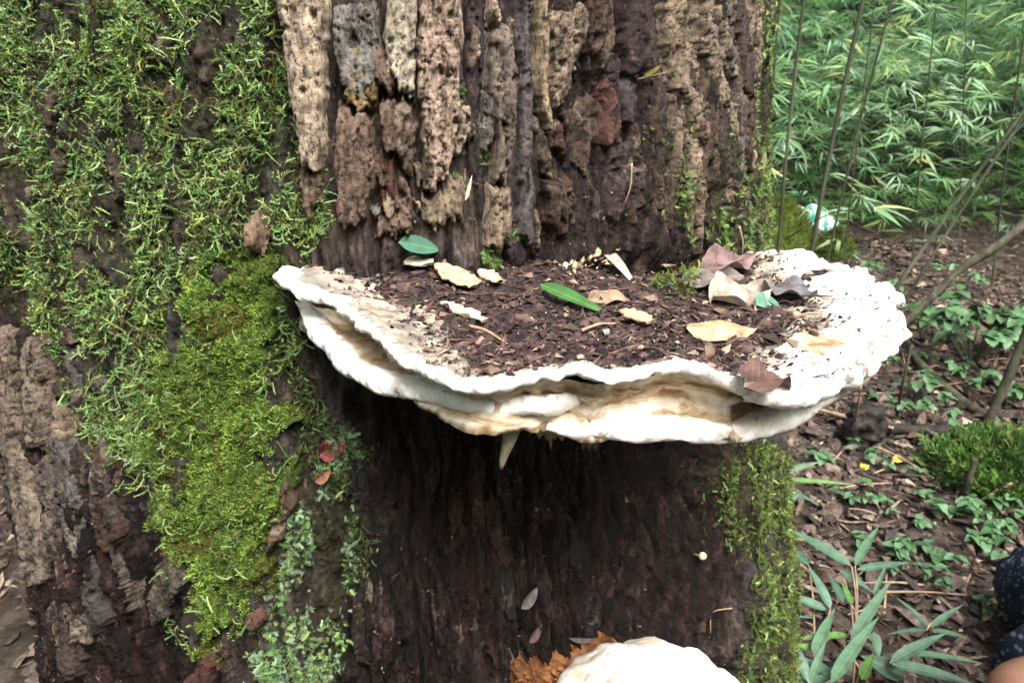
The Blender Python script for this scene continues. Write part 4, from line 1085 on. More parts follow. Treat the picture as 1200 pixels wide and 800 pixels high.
slab_thing('bark_chip', 'pale tan bark chip lying by the blue green leaf piece', 'bark chip', (512, 312), (556, 338), 0.030, 0.010, (0.42, 0.30, 0.19), seed=1)
slab_thing('bark_chip', 'cream coloured crust chip at the back edge of the bracket', 'bark chip', (462, 296), (500, 314), 0.034, 0.012, (0.58, 0.50, 0.36), seed=2)
slab_thing('bark_chip', 'narrow cream bark splinter lying on the debris in front of the tan chip', 'bark chip', (518, 356), (568, 378), 0.014, 0.008, (0.55, 0.45, 0.30), seed=3)
slab_thing('bark_chip', 'small reddish crumb of rotten wood near the tan dry leaf', 'bark chip', (728, 366), (764, 380), 0.020, 0.010, (0.40, 0.26, 0.16), seed=4)
slab_thing('bark_chip', 'light tan chip under the moss at the foot of the trunk', 'bark chip', (776, 314), (812, 308), 0.014, 0.008, (0.36, 0.27, 0.17), seed=6)
slab_thing('bark_chip', 'brown bark sliver behind the pale tan chip', 'bark chip', (498, 300), (522, 312), 0.012, 0.010, (0.20, 0.13, 0.10), seed=5)
slab_thing('bark_chip', 'white crumb of fungus flesh lying in front of the wood shavings', 'bark chip', (562, 320), (586, 334), 0.020, 0.012, (0.45, 0.34, 0.22), seed=8)

def twig_thing(name, label, pts, r, mat, cat='twig', bump=0.2):
    P = np.array(pts); V, F = tube(spline(P, 12), np.linspace(r, r * 0.55, 12), 6, bump, 80)
    o = obj(name, np_mesh(name, V - P[0], F, mat), loc=P[0]); return tag(o, label, cat)
tw_tan = mat_tint('dry_twig', 0.75, 0.3, 0, 60, .3, attr=False, color=(0.30, 0.21, 0.14))
tw_drk = mat_tint('dark_twig', 0.75, 0.3, 0, 60, .3, attr=False, color=(0.09, 0.06, 0.05))
for k, (a, b, r, m_, lb) in enumerate([
    ((550, 382), (590, 400), 0.0022, tw_tan, 'short tan twig lying in front of the cream splinter'),
    ((682, 387), (722, 379), 0.0018, tw_tan, 'thin tan stalk lying below the green bamboo leaf'),
    ((724, 402), (748, 392), 0.0016, tw_drk, 'thin dark twig left of the tan dry leaf'),
    ((756, 408), (784, 418), 0.0018, tw_drk, 'dark twig lying in the debris before the tan dry leaf'),
    ((905, 352), (975, 347), 0.0017, tw_drk, 'long dark stalk of the slate grey leaf'),
    ((690, 290), (722, 300), 0.0024, tw_tan, 'cream splinter on the wood shavings heap'),
    ((850, 404), (880, 396), 0.0015, tw_drk, 'dark bent twig close to the tan dry leaf'),
    ((930, 372), (968, 368), 0.0015, tw_tan, 'pale thin twig lying near the speckled white rim'),
]):
    p0, p1 = on_cap(*a, 0.004), on_cap(*b, 0.004); md = (p0 + p1) / 2 + [0, 0, 0.003]
    twig_thing('twig', lb, [p0, md, p1], r, m_)
# heap of wood shavings where the bracket meets the trunk
n = 420
pxs = RNG.normal(700, 26, n); pys = RNG.normal(306, 7, n)
PP = np.array([on_cap(a_, b_, 0.0) for a_, b_ in zip(pxs, pys)]); PP[:, 2] += RNG.uniform(0.002, 0.030, n) * np.exp(-((pxs - 705) / 28) ** 2)
V, F, cl = chips(PP, RNG.gamma(3, 0.0028, n) + 0.003, palette(n, [(0.50, 0.38, 0.24), (0.36, 0.24, 0.14), (0.22, 0.14, 0.09), (0.60, 0.50, 0.36)], (4, 4, 3, 1)), flat=0.8, aspect=4)
tag(obj('wood_shavings', np_mesh('wood_shavings', V, [F], M['chip'], smooth=False, cols=cl)), 'loose heap of pale wood shavings between trunk and bracket', 'shavings', kind='stuff')

# moss sprig standing in the debris
for (x, y0, y1, lb) in ((803, 350, 316, 'small yellow green moss sprig standing in the debris beside the trunk'), (778, 340, 322, 'low dark moss sprig at the foot of the trunk')):
    p = on_cap(x, y0, 0.0); n = 70
    hgt = (y0 - y1) * 0.00105
    PP = p + np.stack([RNG.normal(0, 0.006, n), RNG.normal(0, 0.006, n), RNG.uniform(0, hgt, n)], -1)
    V, F, cl = strands(PP, norm(RNG.normal(size=(n, 3)) + [0, -0.6, 0.6]), RNG.uniform(.006, .012, n), RNG.uniform(.0008, .0014, n), palette(n, [G_YL, G_OL, G_MD], (3, 3, 2)), curl=1.2)
    tag(obj('moss_sprig', np_mesh('moss_sprig', V - p, F, M['moss'], cols=cl), loc=p), lb, 'moss')

# ------------------------------------------------------------------ things on the trunk
def trunk_leaf(name, label, a, b, W, col, off=0.012, cat='leaf', **kw):
    p0, ph, z = on_trunk(*a, off); p1, _, _ = on_trunk(*b, off)
    n_ = trunk_normal(ph, z)[0]
    return thing_leaf(name, label, cat, p0[0], p1[0], W, col, M['dead'], up=tuple(n_), **kw)
trunk_leaf('dead_leaf', 'purplish brown wet leaf stuck in the moss above the bare buttress bark', (50, 372), (96, 398), 0.038, (0.085, 0.045, 0.048), nseg=10, fold=0.4, wav=.3, cross=2, kind='ovate', seed=1)
trunk_leaf('dead_leaf', 'reddish brown folded leaf hanging in the moss beside the cushion', (156, 338), (146, 394), 0.030, (0.14, 0.068, 0.048), nseg=10, fold=0.6, wav=.3, cross=2, kind='ovate', seed=2)
trunk_leaf('dead_leaf', 'dark red leaf caught on the trunk below the bracket rim', (378, 528), (408, 508), 0.026, (0.13, 0.022, 0.022), nseg=10, fold=0.4, wav=.3, cross=2, kind='ovate', seed=3)
trunk_leaf('dead_leaf', 'small orange brown leaf scrap under the dark red leaf', (374, 556), (392, 542), 0.014, (0.20, 0.085, 0.05), nseg=8, fold=0.5, cross=2, kind='ovate', seed=4)
trunk_leaf('dead_leaf', 'grey leaf stuck beside the groove of the hollow', (608, 708), (630, 684), 0.020, (0.14, 0.12, 0.115), nseg=8, fold=0.3, cross=2, kind='ovate', seed=5)
trunk_leaf('dead_leaf', 'dark brown leaf stuck below the grey leaf in the hollow', (616, 746), (634, 728), 0.016, (0.085, 0.05, 0.045), nseg=8, fold=0.3, cross=2, kind='ovate', seed=6)
trunk_leaf('bark_curl', 'dark curled bark strip lying above the orange rotten wood', (658, 736), (694, 742), 0.010, (0.075, 0.062, 0.065), nseg=8, fold=0.8, cross=2, kind='ovate', seed=7, off=0.016, cat='bark chip')
trunk_leaf('bark_chip', 'pale splinter stuck on the tan bark below the dark knot hole', (542, 232), (552, 202), 0.005, (0.45, 0.38, 0.30), nseg=6, cross=1, seed=8, off=0.016, cat='bark chip')
trunk_leaf('plant_scrap', 'tiny white scrap caught on the dark purple bark', (702, 98), (706, 110), 0.007, (0.8, 0.8, 0.82), nseg=5, kind='round', seed=9, off=0.018, cat='scrap')
trunk_leaf('plant_scrap', 'yellow green leaf shred caught at the edge of the dark purple bark', (744, 88), (760, 76), 0.007, (0.20, 0.20, 0.035), nseg=6, seed=10, off=0.02, cat='leaf')
def trunk_twig(label, pts, r, m_, off=0.012):
    P = np.vstack([on_trunk(x, y, off)[0] for x, y in pts]); return twig_thing('twig', label, P, r, m_)
trunk_twig('thin pale stalk hanging on the dark bark above the wood shavings', [(732, 190), (729, 215), (724, 236)], 0.0014, tw_tan)
trunk_twig('thin twig caught across the dark bark slabs', [(706, 104), (730, 96), (764, 84)], 0.0012, tw_tan, 0.020)
trunk_twig('curved thin root hanging on the mossy flank of the hollow', [(842, 704), (832, 716), (826, 738)], 0.0012, tw_tan)
trunk_twig('thin upright stalk at the far end of the trunk foot above the bracket', [(848, 262), (849, 280), (849, 294)], 0.0015, tw_tan, 0.03)

# loose crumbs, spider threads of bark and lichen specks caught on the bark
phs, zs_ = [], []
for poly, n_ in ((Z_DECAY_SHADE, 1500), (Z_TAN, 500), ([(640, -20), (890, -20), (890, 300), (640, 300)], 700), ([(0, 390), (180, 480), (200, 780), (20, 800)], 500)):
    a_, b_ = scatter_trunk(poly, n_, 0.0, 8, .3, seed=n_ * .01); phs.append(a_); zs_.append(b_)
phs = np.concatenate(phs); zs_ = np.concatenate(zs_)
Pt = trunk_pt(phs, zs_, surf_r(phs, zs_) + .0015); m_ = len(Pt)
V, F, cl = chips(Pt, RNG.gamma(2.0, .0016, m_) + .0014, palette(m_, [(0.06, 0.04, 0.034), (0.13, 0.095, 0.075), (0.24, 0.19, 0.15), (0.10, 0.045, 0.034), (0.32, 0.30, 0.27)], (5, 4, 1.6, 3, .6)), flat=1.2, aspect=3.5)
tag(obj('bark_crumbs', np_mesh('bark_crumbs', V, [F], M['chip'], smooth=False, cols=cl)), 'tiny bark crumbs and specks stuck to the dark trunk', 'debris', kind='stuff')

# tiny mushroom on the dark wood
mp, mph, mz = on_trunk(815, 649, 0.0)
mush = empty('tiny_mushroom', mp[0]); tag(mush, 'tiny round cream mushroom growing on the dark wood of the hollow', 'mushroom')
nd = trunk_normal(mph, mz)[0]
V, F = tube(np.array([-0.004 * nd, 0.006 * nd, 0.012 * nd + [0, 0, .002]]), [0.0016, 0.0014, 0.0014], 8); obj('stem', np_mesh('stem', V, F, pore), mush)
t = np.linspace(0.0, 1, 9); prof_r = 0.0062 * np.sin(np.pi * (0.02 + 0.62 * t)); prof_z = 0.0065 * np.cos(np.pi * 0.62 * t)
V, F = tube((0.012 * nd + [0, 0, .002])[None] + (np.array([0, 0, 1.0]) * 0.5 + nd * .85)[None] * prof_z[:, None], prof_r, 12)
obj('cap', np_mesh('cap', V, F, mat_tint('mushroom_cap', .5, .4, 0, 40, .15, attr=False, color=(0.66, 0.50, 0.34))), mush)

# orange rotten wood beside the small bracket: a torn wedge plus crumbs
ow = empty('rotten_wood_chunk', on_trunk(650, 780, 0.0)[0][0]); OO = np.array(ow.location)
tag(ow, 'torn wedge of orange rotten wood beside the small white bracket', 'wood')
poly = [(600, 768), (620, 774), (645, 772), (672, 760), (696, 745), (712, 736), (716, 748), (708, 760), (690, 774), (664, 792), (655, 820), (604, 820)]
pp = np.array(poly, float); wph, wz = hit(pp[:, 0], pp[:, 1]); wu = wph * .6
us = np.arange(wu.min() - .01, wu.max() + .01, .0022); zs = np.arange(wz.min() - .01, wz.max() + .01, .0022)
A, Z = np.meshgrid(us, zs, indexing='ij')
d = sdist(A + .0022 * fbm(A * 140, Z * 140, 1., 3), Z + .0022 * fbm(A * 140 + 9, Z * 140, 1., 3), np.stack([wu, wz], -1))
pr = sstep(-.003, .006, d)
h = r_smooth(A / .6, Z) + (.016 + .013 * fbm(A * 95 + Z * 95, Z * 30 - A * 30, 2., 4, .7) + .012 * sstep(.56, .48, Z)) * pr - .012 * (1 - pr)
V = trunk_pt(A / .6, Z, h).reshape(-1, 3) - OO; kp = (d > -.006).reshape(-1); F = grid_faces(len(us), len(zs)); F = F[kp[F].all(1)]
used = np.unique(F); rm = -np.ones(len(V), int); rm[used] = np.arange(len(used))
obj('torn_fibres', np_mesh('torn_fibres', V[used], [rm[F]], M['orange']), ow)
n = 700; ia = RNG.choice(used, n); V, F, cl = chips(V[ia] + RNG.normal(scale=.003, size=(n, 3)), RNG.gamma(2.5, .002, n) + .003, palette(n, [(.18, .07, .02), (.28, .13, .05), (.08, .03, .01)], (3, 2, 2)), flat=1.0, aspect=4)
oc = obj('wood_crumbs', np_mesh('wood_crumbs', V, [F], M['chip'], smooth=False, cols=cl), ow); oc['kind'] = 'stuff'

# ------------------------------------------------------------------ leaf litter (pieces of the ground)
DEADC = [(0.085, 0.060, 0.050), (0.052, 0.037, 0.032), (0.135, 0.098, 0.078), (0.036, 0.026, 0.023), (0.25, 0.19, 0.14), (0.095, 0.060, 0.045)]
dead_meshes = []
for k in range(14):
    kd = ['lance', 'ovate', 'ovate', 'round', 'lance'][k % 5]
    L = [0.11, 0.075, 0.09, 0.06, 0.14][k % 5]; W = [0.018, 0.034, 0.042, 0.045, 0.014][k % 5]
    dead_meshes.append(leaf_mesh('dead_leaf', DEADC[k % 6], M['dead'], L=L, W=W, nseg=7, fold=random.uniform(-.5, .6), bend=random.uniform(-.5, .7), twist=random.uniform(-.8, .8), wav=random.uniform(0, .4), kind=kd, seed=k, ragged=.1))
yel = leaf_mesh('yellow_leaf', (0.50, 0.36, 0.05), M['dead'], L=.06, W=.035, kind='ovate', fold=.3, wav=.2, nseg=7)
strawm = leaf_mesh('straw_leaf', (0.50, 0.34, 0.12), M['dead'], L=.11, W=.02, kind='lance', fold=.25, nseg=8, bend=.15)
def litter(me, P, name='dead_leaf', yaw=None, sc=1.0, tilt=0.35, up=0.008):
    yaw = random.uniform(0, 6.283) if yaw is None else yaw
    d = Vector((math.cos(yaw), math.sin(yaw), random.gauss(0, tilt * .5)))
    m4 = frame((P[0], P[1], P[2] + up), d, (random.gauss(0, tilt), random.gauss(0, tilt), 1)) @ Matrix.Scale(sc, 4)
    return obj(name, me, ground, mat4=m4)
cnt = 0
while cnt < 285:
    px = random.uniform(905, 1200) if random.random() < .88 else random.uniform(-20, 70)
    py = random.uniform(330, 810) if px > 500 else random.uniform(520, 810)
    P = on_ground(np.array([px]), np.array([py]))[0]
    if not (0 < P[1] < 6.5): continue
    litter(random.choice(dead_meshes), P, sc=random.uniform(.6, 1.1)); cnt += 1
for (px, py, me, sc, yw) in ((1045, 545, yel, 1, .3), (1012, 556, yel, .8, 1.2), (1150, 735, strawm, 1.0, 0.75), (1150, 715, strawm, 1.0, 0.25), (930, 690, dead_meshes[4], 1.1, -.5), (1018, 590, yel, .35, 2.0)):
    P = on_ground(np.array([float(px)]), np.array([float(py)]))[0]; litter(me, P, 'fallen_leaf', yw, sc, .12, .02)
n = 30000
X = np.concatenate([RNG.uniform(-2.2, 4.5, 9000), np.where(np.arange(n - 9000) % 9 == 0, RNG.uniform(-1.9, -.5, n - 9000), RNG.uniform(.3, 2.9, n - 9000))]); Y = np.concatenate([7.2 * RNG.random(9000) ** 0.8 - .4, RNG.uniform(.9, 5.2, n - 9000)])
Pg = np.stack([X, Y, ground_z(X, Y) + RNG.uniform(.002, .02, n)], -1)
V, F, cl = chips(Pg, RNG.gamma(2.4, .012, n) + .010, palette(n, DEADC + [(.34, .26, .19), (.12, .082, .07)], (4, 5, 4, 4, 1.2, 3, .8, 4)), flat=.32, aspect=4)
o = obj('leaf_litter', np_mesh('leaf_litter', V, [F], M['dead'], smooth=False, cols=cl), ground); o['kind'] = 'stuff'

# ------------------------------------------------------------------ bamboo
BG = [(0.24, 0.42, 0.19), (0.23, 0.40, 0.23), (0.31, 0.47, 0.21), (0.34, 0.49, 0.33), (0.40, 0.48, 0.20)]
blV, blF = leaf_arr(1.0, 0.13, 4, 0.25, 0.45, 0.0, 'lance', 0, 1)
dmV = np.array([[0, 0, 0], [.36, .05, .02], [.36, -.05, .02], [.42, 0, -.02], [1, 0, -.16]]); dmF = np.array([[0, 3, 1], [0, 2, 3], [3, 4, 1], [3, 2, 4]])
def foliage(roots, dirs, L, col):
    """many bamboo blades: root, direction, length, colour"""
    n = len(roots); d = norm(dirs)
    up = norm(RNG.normal(scale=.45, size=(n, 3)) + [0, 0, 1.0]); y = norm(np.cross(up, d)); z = np.cross(d, y)
    Rm = np.stack([d, y, z], 1)
    V = roots[:, None, :] + np.einsum('vk,nkj->nvj', dmV, Rm) * L[:, None, None]
    F = (np.arange(n)[:, None, None] * len(dmV) + dmF[None]).reshape(-1, 3)
    return V.reshape(-1, 3), F, np.repeat(col, len(dmV), axis=0)
def sprays(C, nl=6, Lr=(.10, .19), cols=BG, wts=(3, 3, 2, 3, 1)):
    """fans of blades at twig ends C"""
    n = len(C); yaw = RNG.uniform(0, 2 * np.pi, n); pit = RNG.uniform(-.5, .45, n)
    ax = np.stack([np.cos(yaw) * np.cos(pit), np.sin(yaw) * np.cos(pit), np.sin(pit)], -1)
    sd = norm(np.cross(ax, [0, 0, 1.0]))
    k = np.arange(nl); f = (k / (nl - 1) - .5)
    root = C[:, None] - ax[:, None] * (np.abs(f) * .10)[None, :, None]
    dr = ax[:, None] + sd[:, None] * (f * 2.4)[None, :, None] + np.array([0, 0, -.25]) + RNG.normal(scale=.18, size=(n, nl, 3))
    L = RNG.uniform(*Lr, (n, nl))
    col = np.repeat(palette(n, cols, wts, .3)[:, None], nl, 1) * RNG.uniform(.85, 1.15, (n, nl, 1))
    return foliage(root.reshape(-1, 3), dr.reshape(-1, 3), L.reshape(-1), np.clip(col.reshape(-1, 3), 0, 1))

def thicket(name, label, n, box, Lr, dens=lambda P: np.ones(len(P)), twigs=0, cols=BG):
    C = np.stack([RNG.uniform(a_, b_, n) for a_, b_ in box], -1)
    C = C[RNG.random(n) < dens(C)]
    C[:, 2] += ground_z(C[:, 0], C[:, 1])
    V, F, cl = sprays(C, 6, Lr, cols)
    o = obj(name, np_mesh(name, V, [F], M['bleaf'], cols=cl))
    return tag(o, label, 'bamboo', kind='stuff')
def dens_view(P):
    q = fbm(P[:, 0] * 1.3, P[:, 1] * 1.3, P[:, 2] * 1.3, 3)
    f = sstep(-.45, .25, q)
    # the strip above the path behind the bracket stays open near the ground
    low = sstep(.0, .55, P[:, 2] - .12 - .30 * sstep(1.9, 2.8, P[:, 0])) 
    return f * (0.10 + 0.9 * low)
thicket('bamboo_thicket', 'dense green bamboo thicket behind the path beyond the trunk', 15500, ((0.4, 5.6), (4.7, 7.4), (0.05, 3.2)), (.08, .18), dens_view)
thicket('bamboo_thicket', 'bamboo thicket hidden behind the big trunk', 1500, ((-3.0, 0.4), (4.2, 7.4), (0.05, 3.2)), (.14, .26))
thicket('far_bamboo', 'pale far bamboo foliage covering the slope behind the thicket', 7000, ((-5, 11), (7.2, 11), (0.0, 3.6)), (.26, .42), cols=[(0.20, 0.37, 0.18), (0.17, 0.33, 0.16), (0.24, 0.40, 0.20), (0.19, 0.36, 0.22), (0.26, 0.40, 0.18)])
n = 5200
X = RNG.uniform(-3, 7, n); Y = RNG.uniform(5.0, 9.0, n); kk_ = RNG.random(n) < sstep(4.9, 6.0, Y + .5 * fbm(X, Y, 3.0, 2)); X, Y = X[kk_], Y[kk_]
V, F, cl = sprays(np.stack([X, Y, ground_z(X, Y) + RNG.uniform(.02, .25, len(X))], -1), 6, (.08, .17), [(0.16, 0.34, 0.10), (0.13, 0.29, 0.10), (0.22, 0.38, 0.11)], (1, 1, 1))
tag(obj('undergrowth', np_mesh('undergrowth', V, [F], M['bleaf'], cols=cl)), 'low bright green undergrowth at the foot of the bamboo slope', 'undergrowth', kind='stuff')
# unseen bamboo stands added around the clearing to block low sky light
side = thicket('bamboo_thicket', 'bamboo thicket closing the clearing around the tree', 4200, ((-4.2, 4.2), (0, 2.0), (0.1, 4.6)), (.24, .42))
side_c = []
for k, (x, y, rz) in enumerate([(-3.6, 2.6, R(90)), (-2.6, -2.8, R(155)), (3.0, -3.2, R(200)), (5.4, 0.8, R(-80))]):
    o = side if k == 0 else side.copy()
    if k: COL.objects.link(o)
    o.location = (x, y, 0); o.rotation_euler = (0, 0, rz)
    o['label'] = ['bamboo thicket on the side of the mossy trunk face', 'bamboo thicket behind the photographer on the moss side', 'bamboo thicket behind the photographer on the path side', 'bamboo thicket beyond the crouching person'][k]

bleaf_me = [np_mesh('leaf', blV * np.array([1, 1, 1]) , [blF], M['bleaf'], cols=np.tile(np.array([c_]), (len(blV), 1))) for c_ in BG]
def bamboo(label, pix, y, r, nleaf, zlo=0.7, group='bamboo culms beyond the trunk', lean_y=0.0):
    """a culm through two photo pixels at distance y, from the ground to well above the view"""
    a = at_depth(np.array([float(pix[0][0])]), np.array([float(pix[0][1])]), y)[0]; b = at_depth(np.array([float(pix[1][0])]), np.array([float(pix[1][1])]), y + lean_y)[0]
    d = (b - a) / (b[2] - a[2])
    g = a - d * (a[2] - 0.0); g[2] = ground_z(g[0], g[1]) - .02
    top = g + d * 2.7
    root = empty('bamboo', g); tag(root, label, 'bamboo', group)
    t = np.linspace(0, 1, 60); P = g + np.outer(t, top - g) + np.stack([.02 * np.sin(t * 5 + y), .02 * np.cos(t * 4), 0 * t], -1)
    node = np.abs(((t * 12) % 1) - .5) > .46
    V, F = tube(P - g, r * (1 - .55 * t) * (1 + .22 * node), 8)
    obj('culm', np_mesh('culm', V, F, M['culm']), root)
    for k in range(nleaf // 5):
        tt = random.uniform(zlo / 2.7, .98); p = g + (top - g) * tt
        yaw = random.uniform(0, 6.28); ln = random.uniform(.12, .4)
        e = p + np.array([math.cos(yaw) * ln, math.sin(yaw) * ln, random.uniform(.0, .25)])
        V, F = tube(spline([p - g, (p + e) / 2 - g + [0, 0, .04], e - g], 6), np.linspace(.003, .0012, 6), 5)
        obj('twig', np_mesh('twig', V, F, M['culm']), root)
        for j in range(5):
            dr = (e - p) / ln * .8 + np.array([math.cos(yaw + (j - 2) * .8), math.sin(yaw + (j - 2) * .8), -.35 + random.gauss(0, .2)])
            obj('leaf', random.choice(bleaf_me), root, mat4=frame(e - g, dr, (random.gauss(0, .3), random.gauss(0, .3), 1)) @ Matrix.Scale(random.uniform(.10, .17), 4))
BCULMS = [
    ('dark bamboo culm standing close behind the trunk edge', ((920, 278), (944, 0)), 3.1, .008, 10),
    ('thick pale bamboo culm rising behind the lumpy bracket rim', ((958, 290), (1013, 0)), 3.0, .011, 10),
    ('thin dark bamboo culm rising past the white and teal bag', ((984, 270), (1046, 0)), 3.2, .006, 15),
    ('very thin bamboo culm grazing the mossy trunk edge', ((903, 240), (914, 0)), 3.4, .007, 15),
    ('slanting thin bamboo culm above the herb bush', ((1067, 320), (1132, 228)), 3.7, .010, 15),
    ('short leaning bamboo shoot with leaf fans behind the diagonal branch', ((1088, 318), (1107, 288)), 3.9, .008, 25),
    ('thin bamboo culm behind the bag', ((1000, 250), (1012, 100)), 4.6, .005, 30),
    ('bamboo culm with leafy twigs far along the path', ((1080, 240), (1090, 60)), 4.4, .005, 40),
    ('bamboo culm with drooping leaf fans beyond the herb bush', ((1180, 230), (1196, 60)), 4.2, .006, 40),
    ('leafy bamboo culm amid the green thicket', ((1130, 230), (1128, 40)), 4.8, .005, 40),
]
for (lb, pix, y, r, nl) in BCULMS: bamboo(lb, pix, y, r, nl, 0.6)

# ------------------------------------------------------------------ branches and logs
def stick(name, label, pts, r0, r1, mat, cat='branch', n=40, bump=.25, freq=14, sides=10):
    P = np.array(pts); Q = spline(P, n); V, F = tube(Q - P[0], np.linspace(r0, r1, n), sides, bump, freq, seed=P[0][0] * 9)
    return tag(obj(name, np_mesh(name, V, F, mat), loc=P[0]), label, cat)
gp = lambda x, y, up=0.0: on_ground(np.array([float(x)]), np.array([float(y)]))[0] + [0, 0, up]
ad = lambda x, y, d: at_depth(np.array([float(x)]), np.array([float(y)]), d)[0]
b0 = ad(1060, 378, 2.75)
dvec = ad(1200, 262, 2.75) - b0
stick('leaning_branch', 'thick dark branch leaning diagonally over the herb bush', [b0 - dvec * 1.2 * (b0[2] / dvec[2] / 1.2) , b0, b0 + dvec * .5 + [0, .02, .012], b0 + dvec, b0 + dvec * 2.2 + [0, .1, .05]], .012, .019, M['branch'])
stick('fallen_branch', 'crooked fallen branch lying on the litter below the bracket rim', [gp(1060, 412, .05), gp(1072, 428, .03), gp(1100, 452, .02), gp(1128, 476, .02), gp(1168, 500, .01)], .013, .021, M['branch'])
stick('standing_stick', 'mossy stick standing askew at the end of the fallen branch', [gp(1152, 500, -.02), ad(1176, 455, 2.62), ad(1200, 396, 2.62), ad(1240, 300, 2.62)], .018, .014, M['branch'])
stick('rotten_log', 'dark rotten log lying across the leaf litter', [gp(975, 492, .02), gp(1030, 508, .025), gp(1090, 512, .025), gp(1150, 512, .02)], .015, .022, M['dark'], 'log', bump=.4)
stick('dead_stick', 'pale bare stick lying along the rotten log', [gp(958, 488, .03), gp(990, 500, .04), gp(1044, 516, .05)], .008, .006, tw_tan)
stick('upright_stick', 'thin brown stick standing by the bracket rim', [gp(1000, 508), ad(1006, 470, 2.35), ad(1012, 436, 2.35)], .006, .003, tw_tan)
stick('upright_stick', 'dark thin stem standing behind the bracket rim', [gp(1050, 490), ad(1058, 450, 2.6), ad(1068, 405, 2.6)], .007, .004, M['branch'])
stick('short_stake', 'short mossy stake stuck in the litter before the green hummock', [gp(1128, 582, -.02), ad(1136, 560, 2.12), ad(1143, 538, 2.12)], .014, .010, M['branch'])
stick('dead_stick', 'thin straight twig lying across the litter by the stake', [gp(1000, 520, .02), gp(1050, 540, .02), gp(1098, 566, .01)], .004, .003, tw_tan)
stick('dead_stick', 'thin tan stalk lying across the litter beside the bamboo seedling', [gp(1025, 712, .05), gp(1080, 708, .04), gp(1130, 704, .02)], .0035, .002, tw_tan)
stick('dead_stick', 'slender twig lying at the edge of the green hummock', [gp(1148, 596, .03), gp(1172, 584, .04), gp(1200, 572, .04)], .005, .004, tw_tan)
random.seed(21)
for k in range(46):
    x = random.uniform(930, 1195); y = random.uniform(360, 770); p = gp(x, y, .012); L = random.uniform(.05, .22) ; a_ = random.uniform(0, 6.28)
    q_ = p + np.array([math.cos(a_) * L, math.sin(a_) * L, 0]); q_[2] = ground_z(q_[0], q_[1]) + random.uniform(.008, .03)
    V, F = tube(spline([p, (p + q_) / 2 + [0, 0, random.uniform(0, .012)], q_], 7) - p, np.linspace(.0035, .002, 7), 5)
    obj('twig', np_mesh('twig', V, F, random.choice([tw_tan, tw_drk, tw_tan])), ground, loc=p)

# dark lump added to stand in for the shaded void behind the rim
sp0 = gp(1010, 520)
st = stick('burnt_stump', 'low black burnt stump half hidden behind the bracket rim', [sp0 + [-.02, 0, -.05], sp0 + [-.01, 0, .06], sp0 + [0, 0, .12], sp0 + [0, 0, .14]], .075, .05, M['dark'], 'stump', n=20, bump=.6, freq=34, sides=28)

# mossy mound, green hummock and their shoots
def mound(name, label, c, ax, cols, nsh, L, base=(0.06, 0.085, 0.015), wts=None):
    a_ = np.linspace(0, 2 * np.pi, 48, endpoint=False); e = np.linspace(-.35, np.pi / 2, 20)
    A_, E = np.meshgrid(a_, e, indexing='ij')
    D = np.stack([np.cos(E) * np.cos(A_), np.cos(E) * np.sin(A_), np.sin(E)], -1)
    rr_ = 1 + .24 * fbm(D[..., 0] * 2.6, D[..., 1] * 2.6, D[..., 2] * 2.6 + c[0], 4)
    V = D * np.array(ax) * rr_[..., None]
    root = empty(name, c); tag(root, label, 'mound')
    obj('earth_body', np_mesh('earth_body', V.reshape(-1, 3), [grid_faces(48, 20, wrap=True)], M['mossbase'], cols=np.tile(np.array([base]), (V.shape[0] * V.shape[1], 1))), root)
    Vf = V.reshape(-1, 3); i_ = RNG.integers(0, len(Vf), nsh); i_ = i_[Vf[i_, 2] > -.02]
    P = Vf[i_] + RNG.normal(scale=ax[0] * .05, size=(len(i_), 3)); Nn = norm(Vf[i_] / np.array(ax))
    m_ = len(i_)
    V2, F2, cl = strands(P, Nn, RNG.uniform(L * .5, L, m_), RNG.uniform(.05, .09, m_) * L, palette(m_, cols, wts or [1] * len(cols)), up=.5, out=.8, wander=.7, k=4, curl=1.0, fat=1.8)
    obj('moss_shoots', np_mesh('moss_shoots', V2, F2, M['moss'], cols=cl), root)['kind'] = 'stuff'
    return root
pm = ad(905, 285, 5.0); pm[2] = ground_z(pm[0], pm[1]) - .02
mound('mossy_mound', 'rounded yellow green mossy mound behind the trunk edge', pm, (.25, .22, .30), [(0.17, 0.22, 0.04), (0.11, 0.16, 0.03), (0.22, 0.26, 0.06)], 5200, .05)
pm2 = ad(975, 300, 4.9); pm2[2] = ground_z(pm2[0], pm2[1]) - .02
mound('mossy_mound', 'low mossy hump under the white and teal bag', pm2, (.12, .10, .16), [(0.15, 0.20, 0.04), (0.10, 0.15, 0.03)], 1600, .05)
ph3 = gp(1190, 566); 
mound('grassy_hummock', 'low green hummock tufted with moss beside the mossy stake', ph3 + [0.03, .06, -.02], (.22, .18, .065), [(0.06, 0.14, 0.025), (0.09, 0.17, 0.03), (0.04, 0.10, 0.02), (0.12, 0.16, 0.05)], 1700, .10, base=(.03, .045, .012))

